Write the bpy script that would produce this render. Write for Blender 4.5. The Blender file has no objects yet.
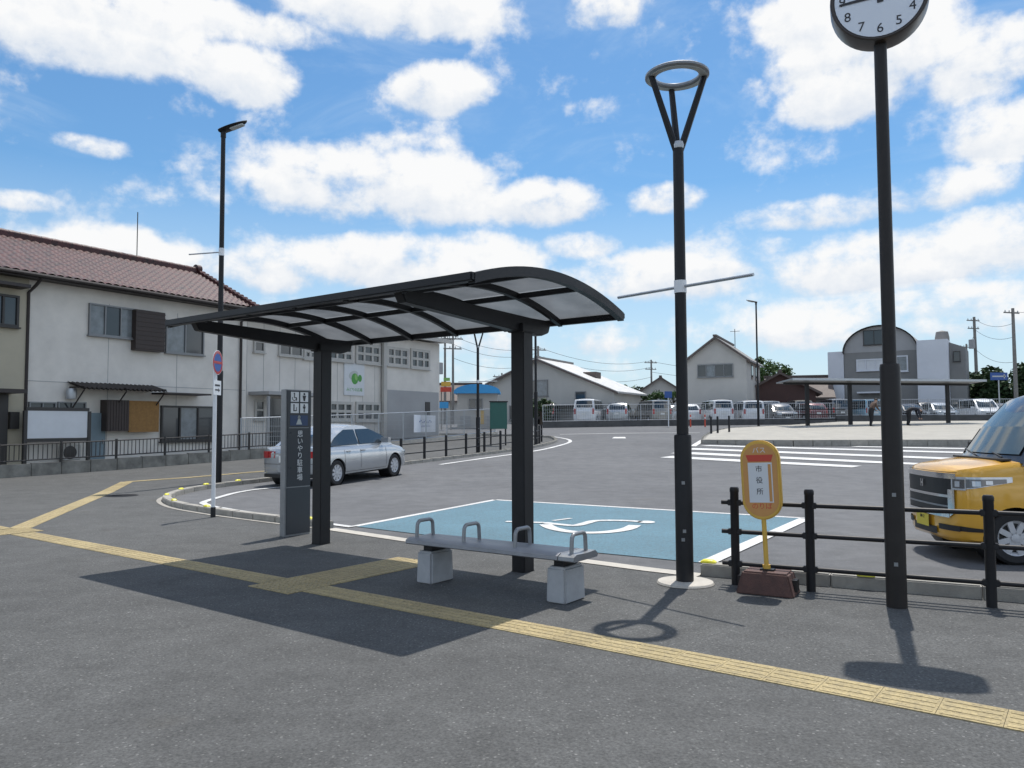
import bpy, bmesh, math, random
from mathutils import Vector, Matrix
random.seed(7)
C = bpy.context.scene.collection
R = math.radians
PI = math.pi

# ------------------------------------------------------------------ camera, sky, sun, exposure
FOCAL = 780.0                       # pixels
EYE = 1.5
cam_d = bpy.data.cameras.new('camera'); cam = bpy.data.objects.new('camera', cam_d); C.objects.link(cam)
cam_d.sensor_width = 36.0; cam_d.lens = FOCAL / 1024 * 36.0
cam_d.clip_start = 0.05; cam_d.clip_end = 3000
CAM_M = (Matrix.Rotation(R(90 + 3.01), 4, 'X') @ Matrix.Rotation(R(-0.25), 4, 'Z'))
CAM_M.translation = Vector((0, 0, EYE))
cam.matrix_world = CAM_M
bpy.context.scene.camera = cam

SUN_EL, SUN_AZ = 69.3, 23.6         # azimuth from +Y towards +X
SKY_STRENGTH = 0.12
SUN_STRENGTH = 4.2
sc = bpy.context.scene
sc.view_settings.view_transform = 'Standard'; sc.view_settings.look = 'None'
sc.view_settings.gamma = 1.0; sc.view_settings.exposure = 0.2
sc.view_settings.use_curve_mapping = False
sun_d = bpy.data.lights.new('sun', 'SUN'); sun_d.energy = SUN_STRENGTH; sun_d.angle = R(0.5); sun_d.color = (1.0, 0.95, 0.88)
sun = bpy.data.objects.new('sun', sun_d); C.objects.link(sun)
sd = Vector((math.sin(R(SUN_AZ)) * math.cos(R(SUN_EL)), math.cos(R(SUN_AZ)) * math.cos(R(SUN_EL)), math.sin(R(SUN_EL))))
sun.rotation_euler = sd.to_track_quat('Z', 'Y').to_euler()
sun.location = sd * 60

def ray(px, py):
    d = Vector(((px - 512) / FOCAL, -(py - 384) / FOCAL, -1.0))
    return (CAM_M.to_3x3() @ d)

world = bpy.data.worlds.new('World'); sc.world = world; world.use_nodes = True
def build_world():
    nt = world.node_tree; N = nt.nodes; L = nt.links; N.clear()
    out = N.new('ShaderNodeOutputWorld'); bg = N.new('ShaderNodeBackground')
    bg.inputs['Strength'].default_value = SKY_STRENGTH
    L.new(bg.outputs[0], out.inputs[0])
    sky = N.new('ShaderNodeTexSky'); sky.sky_type = 'NISHITA'; sky.sun_disc = False
    sky.sun_elevation = R(SUN_EL); sky.sun_rotation = R(SUN_AZ)
    sky.air_density = 1.15; sky.dust_density = 0.6; sky.ozone_density = 2.2; sky.altitude = 50
    def M(op, a, b=None, c=None, clamp=False):
        n = N.new('ShaderNodeMath'); n.operation = op; n.use_clamp = clamp
        for i, v in enumerate((a, b, c)):
            if v is None: continue
            if isinstance(v, (int, float)): n.inputs[i].default_value = v
            else: L.new(v, n.inputs[i])
        return n.outputs[0]
    tc = N.new('ShaderNodeTexCoord')
    sep = N.new('ShaderNodeSeparateXYZ'); L.new(tc.outputs['Generated'], sep.inputs[0])
    x, y, z = sep.outputs
    az = M('MULTIPLY', M('ARCTAN2', x, y), 180 / PI)
    el = M('MULTIPLY', M('ARCSINE', z), 180 / PI)
    comb = N.new('ShaderNodeCombineXYZ'); L.new(az, comb.inputs[0]); L.new(el, comb.inputs[1])
    P = comb.outputs[0]
    # direction noise that breaks the outlines of the clouds: coarse and fine
    def noise(scale, det, rough, vec, sy=1.6, dist=0.0, off=0.0):
        mp = N.new('ShaderNodeMapping'); mp.inputs['Scale'].default_value = (1, sy, 1); mp.inputs['Location'].default_value = (off, off * .7, 0)
        L.new(vec, mp.inputs['Vector'])
        n = N.new('ShaderNodeTexNoise'); n.noise_dimensions = '2D'
        n.inputs['Scale'].default_value = scale; n.inputs['Detail'].default_value = det
        n.inputs['Roughness'].default_value = rough; n.inputs['Distortion'].default_value = dist
        L.new(mp.outputs[0], n.inputs['Vector'])
        return n.outputs['Fac']
    nA = noise(0.125, 8, 0.58, P, 1.35, 0.12)
    nB = noise(0.40, 6, 0.58, P, 1.25, 0.1, 31)
    nC = noise(0.05, 4, 0.5, P, 1.8, 0.0, 77)
    nD = noise(1.3, 4, 0.6, P, 1.3, 0.2, 13)
    # the clouds themselves, each at its own bearing and height in the sky: px centre, half sizes
    blobs = [(70,30,190,46,1),(235,72,66,36,1),(150,8,200,28,.9),(395,8,130,38,1),(440,88,58,30,1),(95,146,46,13,.75),
             (330,182,88,44,1),(420,190,90,42,1),(548,204,66,27,1),(605,8,48,26,.9),(580,246,44,18,.9),
             (420,262,170,32,.95),(120,262,130,36,1),(265,268,70,26,.8),(520,285,120,26,.8),(650,275,130,28,.75),(668,198,44,19,.8),
             (870,45,112,74,1),(835,100,60,30,.95),(985,60,80,52,.85),(1000,130,70,40,.8),(800,15,50,40,.9),
             (815,212,100,19,.8),(930,190,110,24,.75),(880,262,140,34,.8),(1000,235,80,36,.8),(940,300,120,18,.6),(720,255,90,26,.5),
             (20,200,42,12,.6),(590,112,40,18,.35),(190,105,28,18,.4),(510,160,30,12,.35),(780,245,26,10,.5),
             (560,335,220,22,.5),(860,325,220,28,.6),(200,330,200,30,.5),(400,145,60,14,.4),
             (-180,60,170,60,1),(-250,220,140,50,1),(1230,120,150,70,1),(1300,280,160,60,1),(300,-120,170,50,1),(700,-160,200,60,1)]
    tot = None; SS = None; FF = None
    for (px, py, rx, ry, a) in blobs:
        d = ray(px, py).normalized()
        a0 = math.degrees(math.atan2(d.x, d.y)); e0 = math.degrees(math.asin(d.z))
        d1 = ray(px + rx, py).normalized(); d2 = ray(px, py - ry).normalized()
        ra = abs(math.degrees(math.atan2(d1.x, d1.y)) - a0); re = abs(math.degrees(math.asin(d2.z)) - e0)
        v = N.new('ShaderNodeVectorMath'); v.operation = 'MULTIPLY_ADD'
        v.inputs[1].default_value = (1 / ra, 1 / re, 0); v.inputs[2].default_value = (-a0 / ra, -e0 / re, 0)
        L.new(P, v.inputs[0])
        ln = N.new('ShaderNodeVectorMath'); ln.operation = 'DOT_PRODUCT'; L.new(v.outputs[0], ln.inputs[0]); L.new(v.outputs[0], ln.inputs[1])
        f = M('MULTIPLY', M('SUBTRACT', 1.35, ln.outputs['Value'], None, True), a * 0.9)
        tot = f if tot is None else M('SMOOTH_MAX', tot, f, 0.15)
        sp_ = N.new('ShaderNodeSeparateXYZ'); L.new(v.outputs[0], sp_.inputs[0])
        SS = M('MULTIPLY', f, sp_.outputs[1]) if SS is None else M('MULTIPLY_ADD', f, sp_.outputs[1], SS)
        FF = f if FF is None else M('ADD', FF, f)
    # scattered clouds in the rest of the sky, unseen, added for reflections and fill
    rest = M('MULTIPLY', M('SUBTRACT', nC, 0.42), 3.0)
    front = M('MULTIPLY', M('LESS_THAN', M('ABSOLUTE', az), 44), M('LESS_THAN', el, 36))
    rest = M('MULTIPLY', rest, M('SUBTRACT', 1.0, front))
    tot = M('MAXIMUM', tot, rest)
    dens = M('ADD', tot, M('MULTIPLY', M('SUBTRACT', nA, 0.5), 1.7))
    dens = M('ADD', dens, M('MULTIPLY', M('SUBTRACT', nB, 0.5), 0.95))
    dens = M('ADD', dens, M('MULTIPLY', M('SUBTRACT', nD, 0.5), 0.16))
    def smooth(v, lo, hi):
        m = N.new('ShaderNodeMapRange'); m.interpolation_type = 'SMOOTHSTEP'
        m.inputs['From Min'].default_value = lo; m.inputs['From Max'].default_value = hi
        L.new(v, m.inputs['Value']); return m.outputs['Result']
    mask = smooth(dens, 0.14, 0.82)
    # thin high veil, and the pale air low over the horizon
    veil = M('MULTIPLY', smooth(noise(0.07, 6, 0.65, P, 2.6, 0.5, 5), 0.45, 0.85), 0.26)
    low = N.new('ShaderNodeMapRange'); low.inputs['From Min'].default_value = 17; low.inputs['From Max'].default_value = 0
    low.inputs['To Min'].default_value = 0; low.inputs['To Max'].default_value = 0.85
    L.new(el, low.inputs['Value'])
    veil = M('MAXIMUM', veil, low.outputs[0])
    K = 1.0 / SKY_STRENGTH
    # cloud brightness: thick and low parts greyer, sunlit tops white
    rel = M('DIVIDE', SS, M('ADD', FF, 0.05))
    shade = M('ADD', M('MULTIPLY', rel, 0.30), M('ADD', M('MULTIPLY', M('SUBTRACT', nB, 0.5), 0.55), 0.52))
    shade = M('ADD', shade, M('MULTIPLY', M('SUBTRACT', nA, 0.5), 0.35))
    cr = N.new('ShaderNodeValToRGB'); L.new(shade, cr.inputs[0])
    e = cr.color_ramp.elements
    e[0].position = 0.20; e[0].color = (.56, .63, .73, 1); e[1].position = 0.58; e[1].color = (.835, .84, .845, 1)
    def mix(f, a, b):
        m = N.new('ShaderNodeMix'); m.data_type = 'RGBA'
        for i, v in ((0, f), (6, a), (7, b)):
            if isinstance(v, tuple): m.inputs[i].default_value = v
            elif isinstance(v, float): m.inputs[i].default_value = v
            else: L.new(v, m.inputs[i])
        return m.outputs[2]
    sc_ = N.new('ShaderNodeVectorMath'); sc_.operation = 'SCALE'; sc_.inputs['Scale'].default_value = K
    L.new(cr.outputs[0], sc_.inputs[0]); L.new(M('MULTIPLY', M('SUBTRACT', 1.75, M('MULTIPLY', front, 0.75)), K), sc_.inputs['Scale'])  # clouds outside the view are brightened to add ambient fill on shaded walls
    tint = N.new('ShaderNodeVectorMath'); tint.operation = 'MULTIPLY'; tint.inputs[1].default_value = SKY_TINT
    L.new(sky.outputs[0], tint.inputs[0])
    v1 = mix(veil, tint.outputs[0], (.63 * K, .74 * K, .845 * K, 1))
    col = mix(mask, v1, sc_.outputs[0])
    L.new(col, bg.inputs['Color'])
    world.cycles.sampling_method = 'MANUAL'; world.cycles.sample_map_resolution = 512
SKY_TINT = (0.55, 0.81, 0.96)
build_world()

# ------------------------------------------------------------------ terrain
KN = [(-400, 0), (18, 0), (22, .07), (26, .21), (56, 1.44), (62, 1.60), (2600, 1.60)]
def tz(y):
    for (a, za), (b, zb) in zip(KN, KN[1:]):
        if y <= b: return za + (zb - za) * (y - a) / (b - a)
    return KN[-1][1]
def G(px, py):
    """the point of the ground that shows at a pixel"""
    d = ray(px, py)
    o = Vector((0, 0, EYE))
    lo, hi = 0.5, 1.0
    t = 1.0
    for i in range(6000):
        p = o + d * t
        if p.z <= tz(p.y):
            a, b = t - 0.02 * max(1, t * .5), t
            for k in range(30):
                m = (a + b) / 2; q = o + d * m
                if q.z <= tz(q.y): b = m
                else: a = m
            q = o + d * b
            return Vector((q.x, q.y, tz(q.y)))
        t += 0.02 * max(1, t * .5)
        if t > 500: break
    q = o + d * 80
    return Vector((q.x, q.y, tz(q.y)))
def V(px, py, Y):
    d = ray(px, py); k = Y / d.y
    return Vector((0, 0, EYE)) + d * k
def onG(px, Y):
    p = V(px, 420, Y); return Vector((p.x, Y, tz(Y)))

# ------------------------------------------------------------------ materials
MATS = {}
def mat(name, col, rough=0.6, metal=0.0, var=0.0, scale=8.0, bump=0.0, bscale=60.0, emis=None, coat=0.0, spec=None, dirt=None):
    if name in MATS: return MATS[name]
    m = bpy.data.materials.new(name); m.use_nodes = True; MATS[name] = m
    nt = m.node_tree; N = nt.nodes; L = nt.links
    b = N['Principled BSDF']
    b.inputs['Base Color'].default_value = (*col, 1); b.inputs['Roughness'].default_value = rough; b.inputs['Metallic'].default_value = metal
    if coat: b.inputs['Coat Weight'].default_value = coat; b.inputs['Coat Roughness'].default_value = 0.06
    if spec is not None: b.inputs['Specular IOR Level'].default_value = spec
    tc = N.new('ShaderNodeTexCoord')
    if var > 0:
        n = N.new('ShaderNodeTexNoise'); n.inputs['Scale'].default_value = scale; n.inputs['Detail'].default_value = 7; n.inputs['Roughness'].default_value = .62
        L.new(tc.outputs['Object'], n.inputs['Vector'])
        r = N.new('ShaderNodeValToRGB'); L.new(n.outputs['Fac'], r.inputs[0])
        r.color_ramp.elements[0].position = .28; r.color_ramp.elements[1].position = .72
        r.color_ramp.elements[0].color = (*[c * (1 - var) for c in col], 1)
        r.color_ramp.elements[1].color = (*[min(1, c * (1 + var)) for c in col], 1)
        L.new(r.outputs[0], b.inputs['Base Color'])
        rr = N.new('ShaderNodeMapRange'); rr.inputs['To Min'].default_value = max(0, rough - .12); rr.inputs['To Max'].default_value = min(1, rough + .12)
        L.new(n.outputs['Fac'], rr.inputs['Value']); L.new(rr.outputs[0], b.inputs['Roughness'])
    if bump > 0:
        n2 = N.new('ShaderNodeTexNoise'); n2.inputs['Scale'].default_value = bscale; n2.inputs['Detail'].default_value = 4
        L.new(tc.outputs['Object'], n2.inputs['Vector'])
        bp = N.new('ShaderNodeBump'); bp.inputs['Strength'].default_value = bump; bp.inputs['Distance'].default_value = .01
        L.new(n2.outputs['Fac'], bp.inputs['Height']); L.new(bp.outputs[0], b.inputs['Normal'])
    return m

def asphalt(name, dark, light, speck, scale=1.0):
    m = bpy.data.materials.new(name); m.use_nodes = True; MATS[name] = m
    nt = m.node_tree; N = nt.nodes; L = nt.links; b = N['Principled BSDF']
    geo = N.new('ShaderNodeNewGeometry')
    def nz(s, d, r=.6):
        n = N.new('ShaderNodeTexNoise'); n.inputs['Scale'].default_value = s; n.inputs['Detail'].default_value = d; n.inputs['Roughness'].default_value = r
        L.new(geo.outputs['Position'], n.inputs['Vector']); return n.outputs['Fac']
    def ramp(f, p0, c0, p1, c1):
        r = N.new('ShaderNodeValToRGB'); L.new(f, r.inputs[0]); e = r.color_ramp.elements
        e[0].position = p0; e[0].color = (*c0, 1); e[1].position = p1; e[1].color = (*c1, 1); return r.outputs[0]
    def mul(a, bb):
        x = N.new('ShaderNodeMix'); x.data_type = 'RGBA'; x.blend_type = 'MULTIPLY'; x.inputs[0].default_value = 1
        L.new(a, x.inputs[6]); L.new(bb, x.inputs[7]); return x.outputs[2]
    big = ramp(nz(.22, 5), .3, (.84, .84, .84), .7, (1.12, 1.12, 1.11))
    mid = ramp(nz(2.3, 6, .7), .3, (.78, .78, .78), .72, (1.15, 1.15, 1.15))
    grain = ramp(nz(62 * scale, 5, .75), .33, dark, .70, light)
    v = N.new('ShaderNodeTexVoronoi'); v.inputs['Scale'].default_value = 60 * scale
    L.new(geo.outputs['Position'], v.inputs['Vector'])
    sep = N.new('ShaderNodeSeparateColor'); L.new(v.outputs['Color'], sep.inputs[0])
    mr = N.new('ShaderNodeMapRange'); mr.inputs['From Min'].default_value = .90; mr.inputs['From Max'].default_value = 1.0
    L.new(sep.outputs[0], mr.inputs['Value'])
    dm = N.new('ShaderNodeMath'); dm.operation = 'LESS_THAN'; dm.inputs[1].default_value = .42; L.new(v.outputs['Distance'], dm.inputs[0])
    f = N.new('ShaderNodeMath'); f.operation = 'MULTIPLY'; L.new(mr.outputs[0], f.inputs[0]); L.new(dm.outputs[0], f.inputs[1])
    sp = N.new('ShaderNodeMix'); sp.data_type = 'RGBA'; L.new(f.outputs[0], sp.inputs[0]); L.new(grain, sp.inputs[6]); sp.inputs[7].default_value = (*speck, 1)
    # brown and dark spots of wear
    st = ramp(nz(.9, 3, .5), .66, (1, 1, 1), .80, (.80, .74, .66))
    col = mul(mul(mul(sp.outputs[2], big), mid), st)
    L.new(col, b.inputs['Base Color']); b.inputs['Roughness'].default_value = .88; b.inputs['Specular IOR Level'].default_value = .3
    bp = N.new('ShaderNodeBump'); bp.inputs['Strength'].default_value = .55; bp.inputs['Distance'].default_value = .006
    L.new(nz(70 * scale, 3, .7), bp.inputs['Height']); L.new(bp.outputs[0], b.inputs['Normal'])
    return m

def paint(name, col, wear=.25):
    m = bpy.data.materials.new(name); m.use_nodes = True; MATS[name] = m
    nt = m.node_tree; N = nt.nodes; L = nt.links; b = N['Principled BSDF']
    geo = N.new('ShaderNodeNewGeometry')
    n = N.new('ShaderNodeTexNoise'); n.inputs['Scale'].default_value = 14; n.inputs['Detail'].default_value = 8; n.inputs['Roughness'].default_value = .75
    L.new(geo.outputs['Position'], n.inputs['Vector'])
    r = N.new('ShaderNodeValToRGB'); L.new(n.outputs['Fac'], r.inputs[0]); e = r.color_ramp.elements
    e[0].position = .30; e[0].color = (*[c * (1 - wear) + .09 * wear for c in col], 1); e[1].position = .55; e[1].color = (*col, 1)
    n2 = N.new('ShaderNodeTexNoise'); n2.inputs['Scale'].default_value = .8; n2.inputs['Detail'].default_value = 4
    L.new(geo.outputs['Position'], n2.inputs['Vector'])
    r2 = N.new('ShaderNodeValToRGB'); L.new(n2.outputs['Fac'], r2.inputs[0]); e = r2.color_ramp.elements
    e[0].position = .3; e[0].color = (.86, .86, .86, 1); e[1].position = .7; e[1].color = (1.06, 1.06, 1.06, 1)
    x = N.new('ShaderNodeMix'); x.data_type = 'RGBA'; x.blend_type = 'MULTIPLY'; x.inputs[0].default_value = 1
    L.new(r.outputs[0], x.inputs[6]); L.new(r2.outputs[0], x.inputs[7])
    n4 = N.new('ShaderNodeTexNoise'); n4.inputs['Scale'].default_value = 55; n4.inputs['Detail'].default_value = 5; n4.inputs['Roughness'].default_value = .75; L.new(geo.outputs['Position'], n4.inputs['Vector'])
    r4 = N.new('ShaderNodeValToRGB'); L.new(n4.outputs['Fac'], r4.inputs[0]); e = r4.color_ramp.elements; e[0].position = .34; e[0].color = (.50, .50, .50, 1); e[1].position = .54; e[1].color = (1, 1, 1, 1)
    x2 = N.new('ShaderNodeMix'); x2.data_type = 'RGBA'; x2.blend_type = 'MULTIPLY'; x2.inputs[0].default_value = 1; L.new(x.outputs[2], x2.inputs[6]); L.new(r4.outputs[0], x2.inputs[7])
    mr_ = N.new('ShaderNodeMapRange'); mr_.inputs['To Min'].default_value = .88; mr_.inputs['To Max'].default_value = 1.08; L.new(geo.outputs['Random Per Island'], mr_.inputs['Value'])
    x3 = N.new('ShaderNodeVectorMath'); x3.operation = 'SCALE'; L.new(x2.outputs[2], x3.inputs[0]); L.new(mr_.outputs[0], x3.inputs['Scale']); L.new(x3.outputs[0], b.inputs['Base Color'])
    b.inputs['Roughness'].default_value = .75
    bp = N.new('ShaderNodeBump'); bp.inputs['Strength'].default_value = .3; bp.inputs['Distance'].default_value = .004
    n3 = N.new('ShaderNodeTexNoise'); n3.inputs['Scale'].default_value = 90; L.new(geo.outputs['Position'], n3.inputs['Vector'])
    L.new(n3.outputs['Fac'], bp.inputs['Height']); L.new(bp.outputs[0], b.inputs['Normal'])
    return m

asphalt('plaza_asphalt', (.046, .047, .047), (.126, .128, .127), (.19, .19, .185))
asphalt('road_asphalt', (.090, .092, .097), (.146, .149, .156), (.20, .20, .21), 1.3)
paint('white_line', (.66, .66, .65)); paint('bay_blue', (.085, .195, .255), .4); paint('tactile_yellow', (.39, .31, .155), .35)
paint('tactile_rib', (.40, .295, .12), .2)
mat('kerb_concrete', (.30, .285, .255), .85, 0, .22, 5, .4, 90)
mat('pale_concrete', (.43, .405, .36), .85, 0, .15, 4, .3, 90)
mat('island_paving', (.31, .295, .26), .85, 0, .14, 1.2, .3, 60)
mat('dark_metal', (.015, .015, .017), .48, .0, .25, 6, 0, spec=.3)
mat('dark_bronze', (.022, .019, .018), .48, .0, .25, 6, 0, spec=.3)
mat('grey_steel', (.24, .25, .26), .35, .3, .12, 12)
mat('bench_grey', (.235, .24, .255), .45, .1, .15, 9)
mat('leg_concrete', (.36, .37, .38), .85, 0, .12, 9, .3, 80)
mat('galvanised', (.42, .44, .46), .4, .7, .1, 10)
mat('white_paint', (.72, .73, .74), .45, 0, .06, 6)
mat('black_rubber', (.015, .015, .016), .7, 0, .2, 20)
mat('totem_face', (.022, .027, .036), .3, 0, .06, 3)
mat('totem_lower', (.032, .038, .047), .4, 0, .08, 3)
mat('reflector_yellow', (.72, .66, .05), .35, 0, .1, 30)
mat('sign_yellow', (.60, .37, .06), .42, 0, .1, 6)
mat('sign_orange', (.52, .26, .08), .5, 0, .06, 6)
mat('sign_red', (.50, .055, .03), .5)
mat('sign_blue', (.03, .09, .30), .5); mat('emblem_blue', (.018, .045, .12), .4); mat('cloth_tan', (.10, .065, .05), .85)
mat('brown_base', (.085, .042, .034), .75, 0, .25, 12, .5, 60)
mat('black_ink', (.02, .02, .025), .5)
mat('clock_face', (.70, .74, .80), .35, 0, .02, 4)
mat('clock_rim', (.040, .030, .024), .35, .2, .1, 8)
mat('wall_white', (.66, .625, .57), .85, 0, .12, 1.1, .15, 120)
mat('wall_beige', (.42, .38, .29), .85, 0, .08, .9, .15, 120)
mat('hall_wall', (.62, .59, .545), .85, 0, .12, .9, .1, 60)
mat('roof_tile', (.050, .014, .013), .5, 0, .85, 4.5, .25, 30, spec=.4)
mat('roof_edge', (.035, .028, .026), .6, 0, .2, 5)
mat('window_frame', (.20, .205, .21), .4, .4)
mat('dark_frame', (.035, .032, .03), .5)
mat('window_glass', (.030, .036, .042), .08, 0, 0, spec=.8)
mat('curtain_glass', (.20, .22, .23), .18, 0, .3, 3)
mat('shutter_brown', (.042, .030, .026), .6, 0, .2, 8)
mat('bamboo', (.30, .165, .055), .75, 0, .2, 14)
mat('board_white', (.60, .62, .64), .6, 0, .05, 3)
mat('door_blue', (.17, .23, .26), .55, 0, .1, 4)
mat('block_wall', (.19, .185, .165), .9, 0, .5, 2.6, .5, 40)
mat('tyre', (.018, .018, .019), .8, 0, .2, 30)
mat('rim_silver', (.50, .51, .53), .35, .15)
mat('chrome', (.65, .66, .68), .12, 1.0)
mat('car_black', (.012, .012, .013), .5)
mat('car_glass', (.018, .024, .028), .04, 0, 0, spec=.9); mat('clear_glass', (.065, .09, .10), .05, 0, .2, 1.4, spec=.9)
mat('lamp_red', (.40, .015, .02), .15, 0, 0, coat=.8)
mat('lamp_clear', (.50, .54, .58), .08, .2, .15, 14, coat=.8)
mat('plate_yellow', (.62, .50, .04), .5); mat('plate_white', (.7, .7, .68), .5)
mat('paint_orange', (.68, .36, .03), .32, .15, .03, 3, coat=.9)
mat('paint_silver', (.40, .42, .44), .22, .5, .03, 3, coat=.8)
mat('paint_white', (.70, .71, .72), .28, 0, .03, 3, coat=.8)
mat('paint_grey', (.12, .12, .125), .3, .4, .03, 3, coat=.8)
mat('paint_beige', (.26, .25, .23), .3, .4, .03, 3, coat=.8)
mat('paint_darkred', (.13, .025, .03), .3, .2, .03, 3, coat=.8)
mat('paint_lightblue', (.20, .36, .46), .3, .2, .03, 3, coat=.8)
mat('paint_black', (.022, .022, .026), .25, .2, .03, 3, coat=.8)
mat('metal_roof', (.50, .49, .47), .5, .2, .12, 1.5)
mat('grey_roof', (.21, .20, .19), .7, 0, .15, 2)
mat('brown_roof', (.105, .08, .07), .7, 0, .2, 2)
mat('wall_grey', (.34, .34, .34), .85, 0, .08, .8)
mat('wall_greige', (.46, .445, .415), .85, 0, .08, .8)
mat('low_wall', (.085, .085, .085), .9, 0, .3, 2, .3, 40); mat('wall_darkgrey', (.215, .215, .21), .85, 0, .1, .8)
mat('wall_bluewhite', (.60, .62, .66), .8, 0, .06, .8)
mat('wall_redbrown', (.080, .045, .040), .85, 0, .15, 1.2)
mat('canopy_blue', (.04, .30, .62), .5, 0, .08, 1)
mat('board_green', (.020, .105, .085), .45, 0, .08, 4)
mat('cone_red', (.6, .07, .03), .5)
mat('wood_pole', (.20, .19, .175), .85, 0, .2, 6)
mat('wire_black', (.03, .03, .032), .6)
mat('leaf_dark', (.030, .060, .018), .75, 0, .6, 1.1)
mat('leaf_mid', (.055, .105, .028), .75, 0, .5, 1.3)
mat('bark', (.085, .062, .045), .9, 0, .3, 9, .5, 30)
mat('green_logo', (.07, .30, .05), .5); mat('light_green', (.22, .45, .12), .5); mat('pale_grey', (.45, .48, .47), .5)
mat('skin', (.42, .26, .19), .6); mat('cloth_navy', (.02, .024, .036), .85); mat('cloth_black', (.016, .016, .018), .85); mat('cloth_brown', (.16, .10, .07), .85)
mat('hair_black', (.012, .010, .010), .7)
mat('banner_white', (.60, .64, .70), .7, 0, .05, 2)
def panel_mat():
    m = bpy.data.materials.new('roof_panel'); m.use_nodes = True; MATS['roof_panel'] = m
    nt = m.node_tree; N = nt.nodes; L = nt.links; b = N['Principled BSDF']; out = N['Material Output']
    b.inputs['Base Color'].default_value = (.10, .105, .11, 1); b.inputs['Roughness'].default_value = .25
    t = N.new('ShaderNodeBsdfTranslucent')
    tc = N.new('ShaderNodeTexCoord'); n = N.new('ShaderNodeTexNoise'); n.inputs['Scale'].default_value = 2.2; n.inputs['Detail'].default_value = 7
    L.new(tc.outputs['Object'], n.inputs['Vector'])
    r = N.new('ShaderNodeValToRGB'); L.new(n.outputs['Fac'], r.inputs[0]); e = r.color_ramp.elements
    e[0].position = .3; e[0].color = (.26, .27, .28, 1); e[1].position = .7; e[1].color = (.40, .41, .42, 1)
    L.new(r.outputs[0], t.inputs['Color'])
    mx = N.new('ShaderNodeMixShader'); mx.inputs[0].default_value = .62
    L.new(b.outputs[0], mx.inputs[1]); L.new(t.outputs[0], mx.inputs[2])
    tp = N.new('ShaderNodeBsdfTransparent'); tp.inputs[0].default_value = (.72, .75, .78, 1); m2 = N.new('ShaderNodeMixShader'); m2.inputs[0].default_value = .17
    L.new(mx.outputs[0], m2.inputs[1]); L.new(tp.outputs[0], m2.inputs[2]); L.new(m2.outputs[0], out.inputs[0])
panel_mat()

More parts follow.
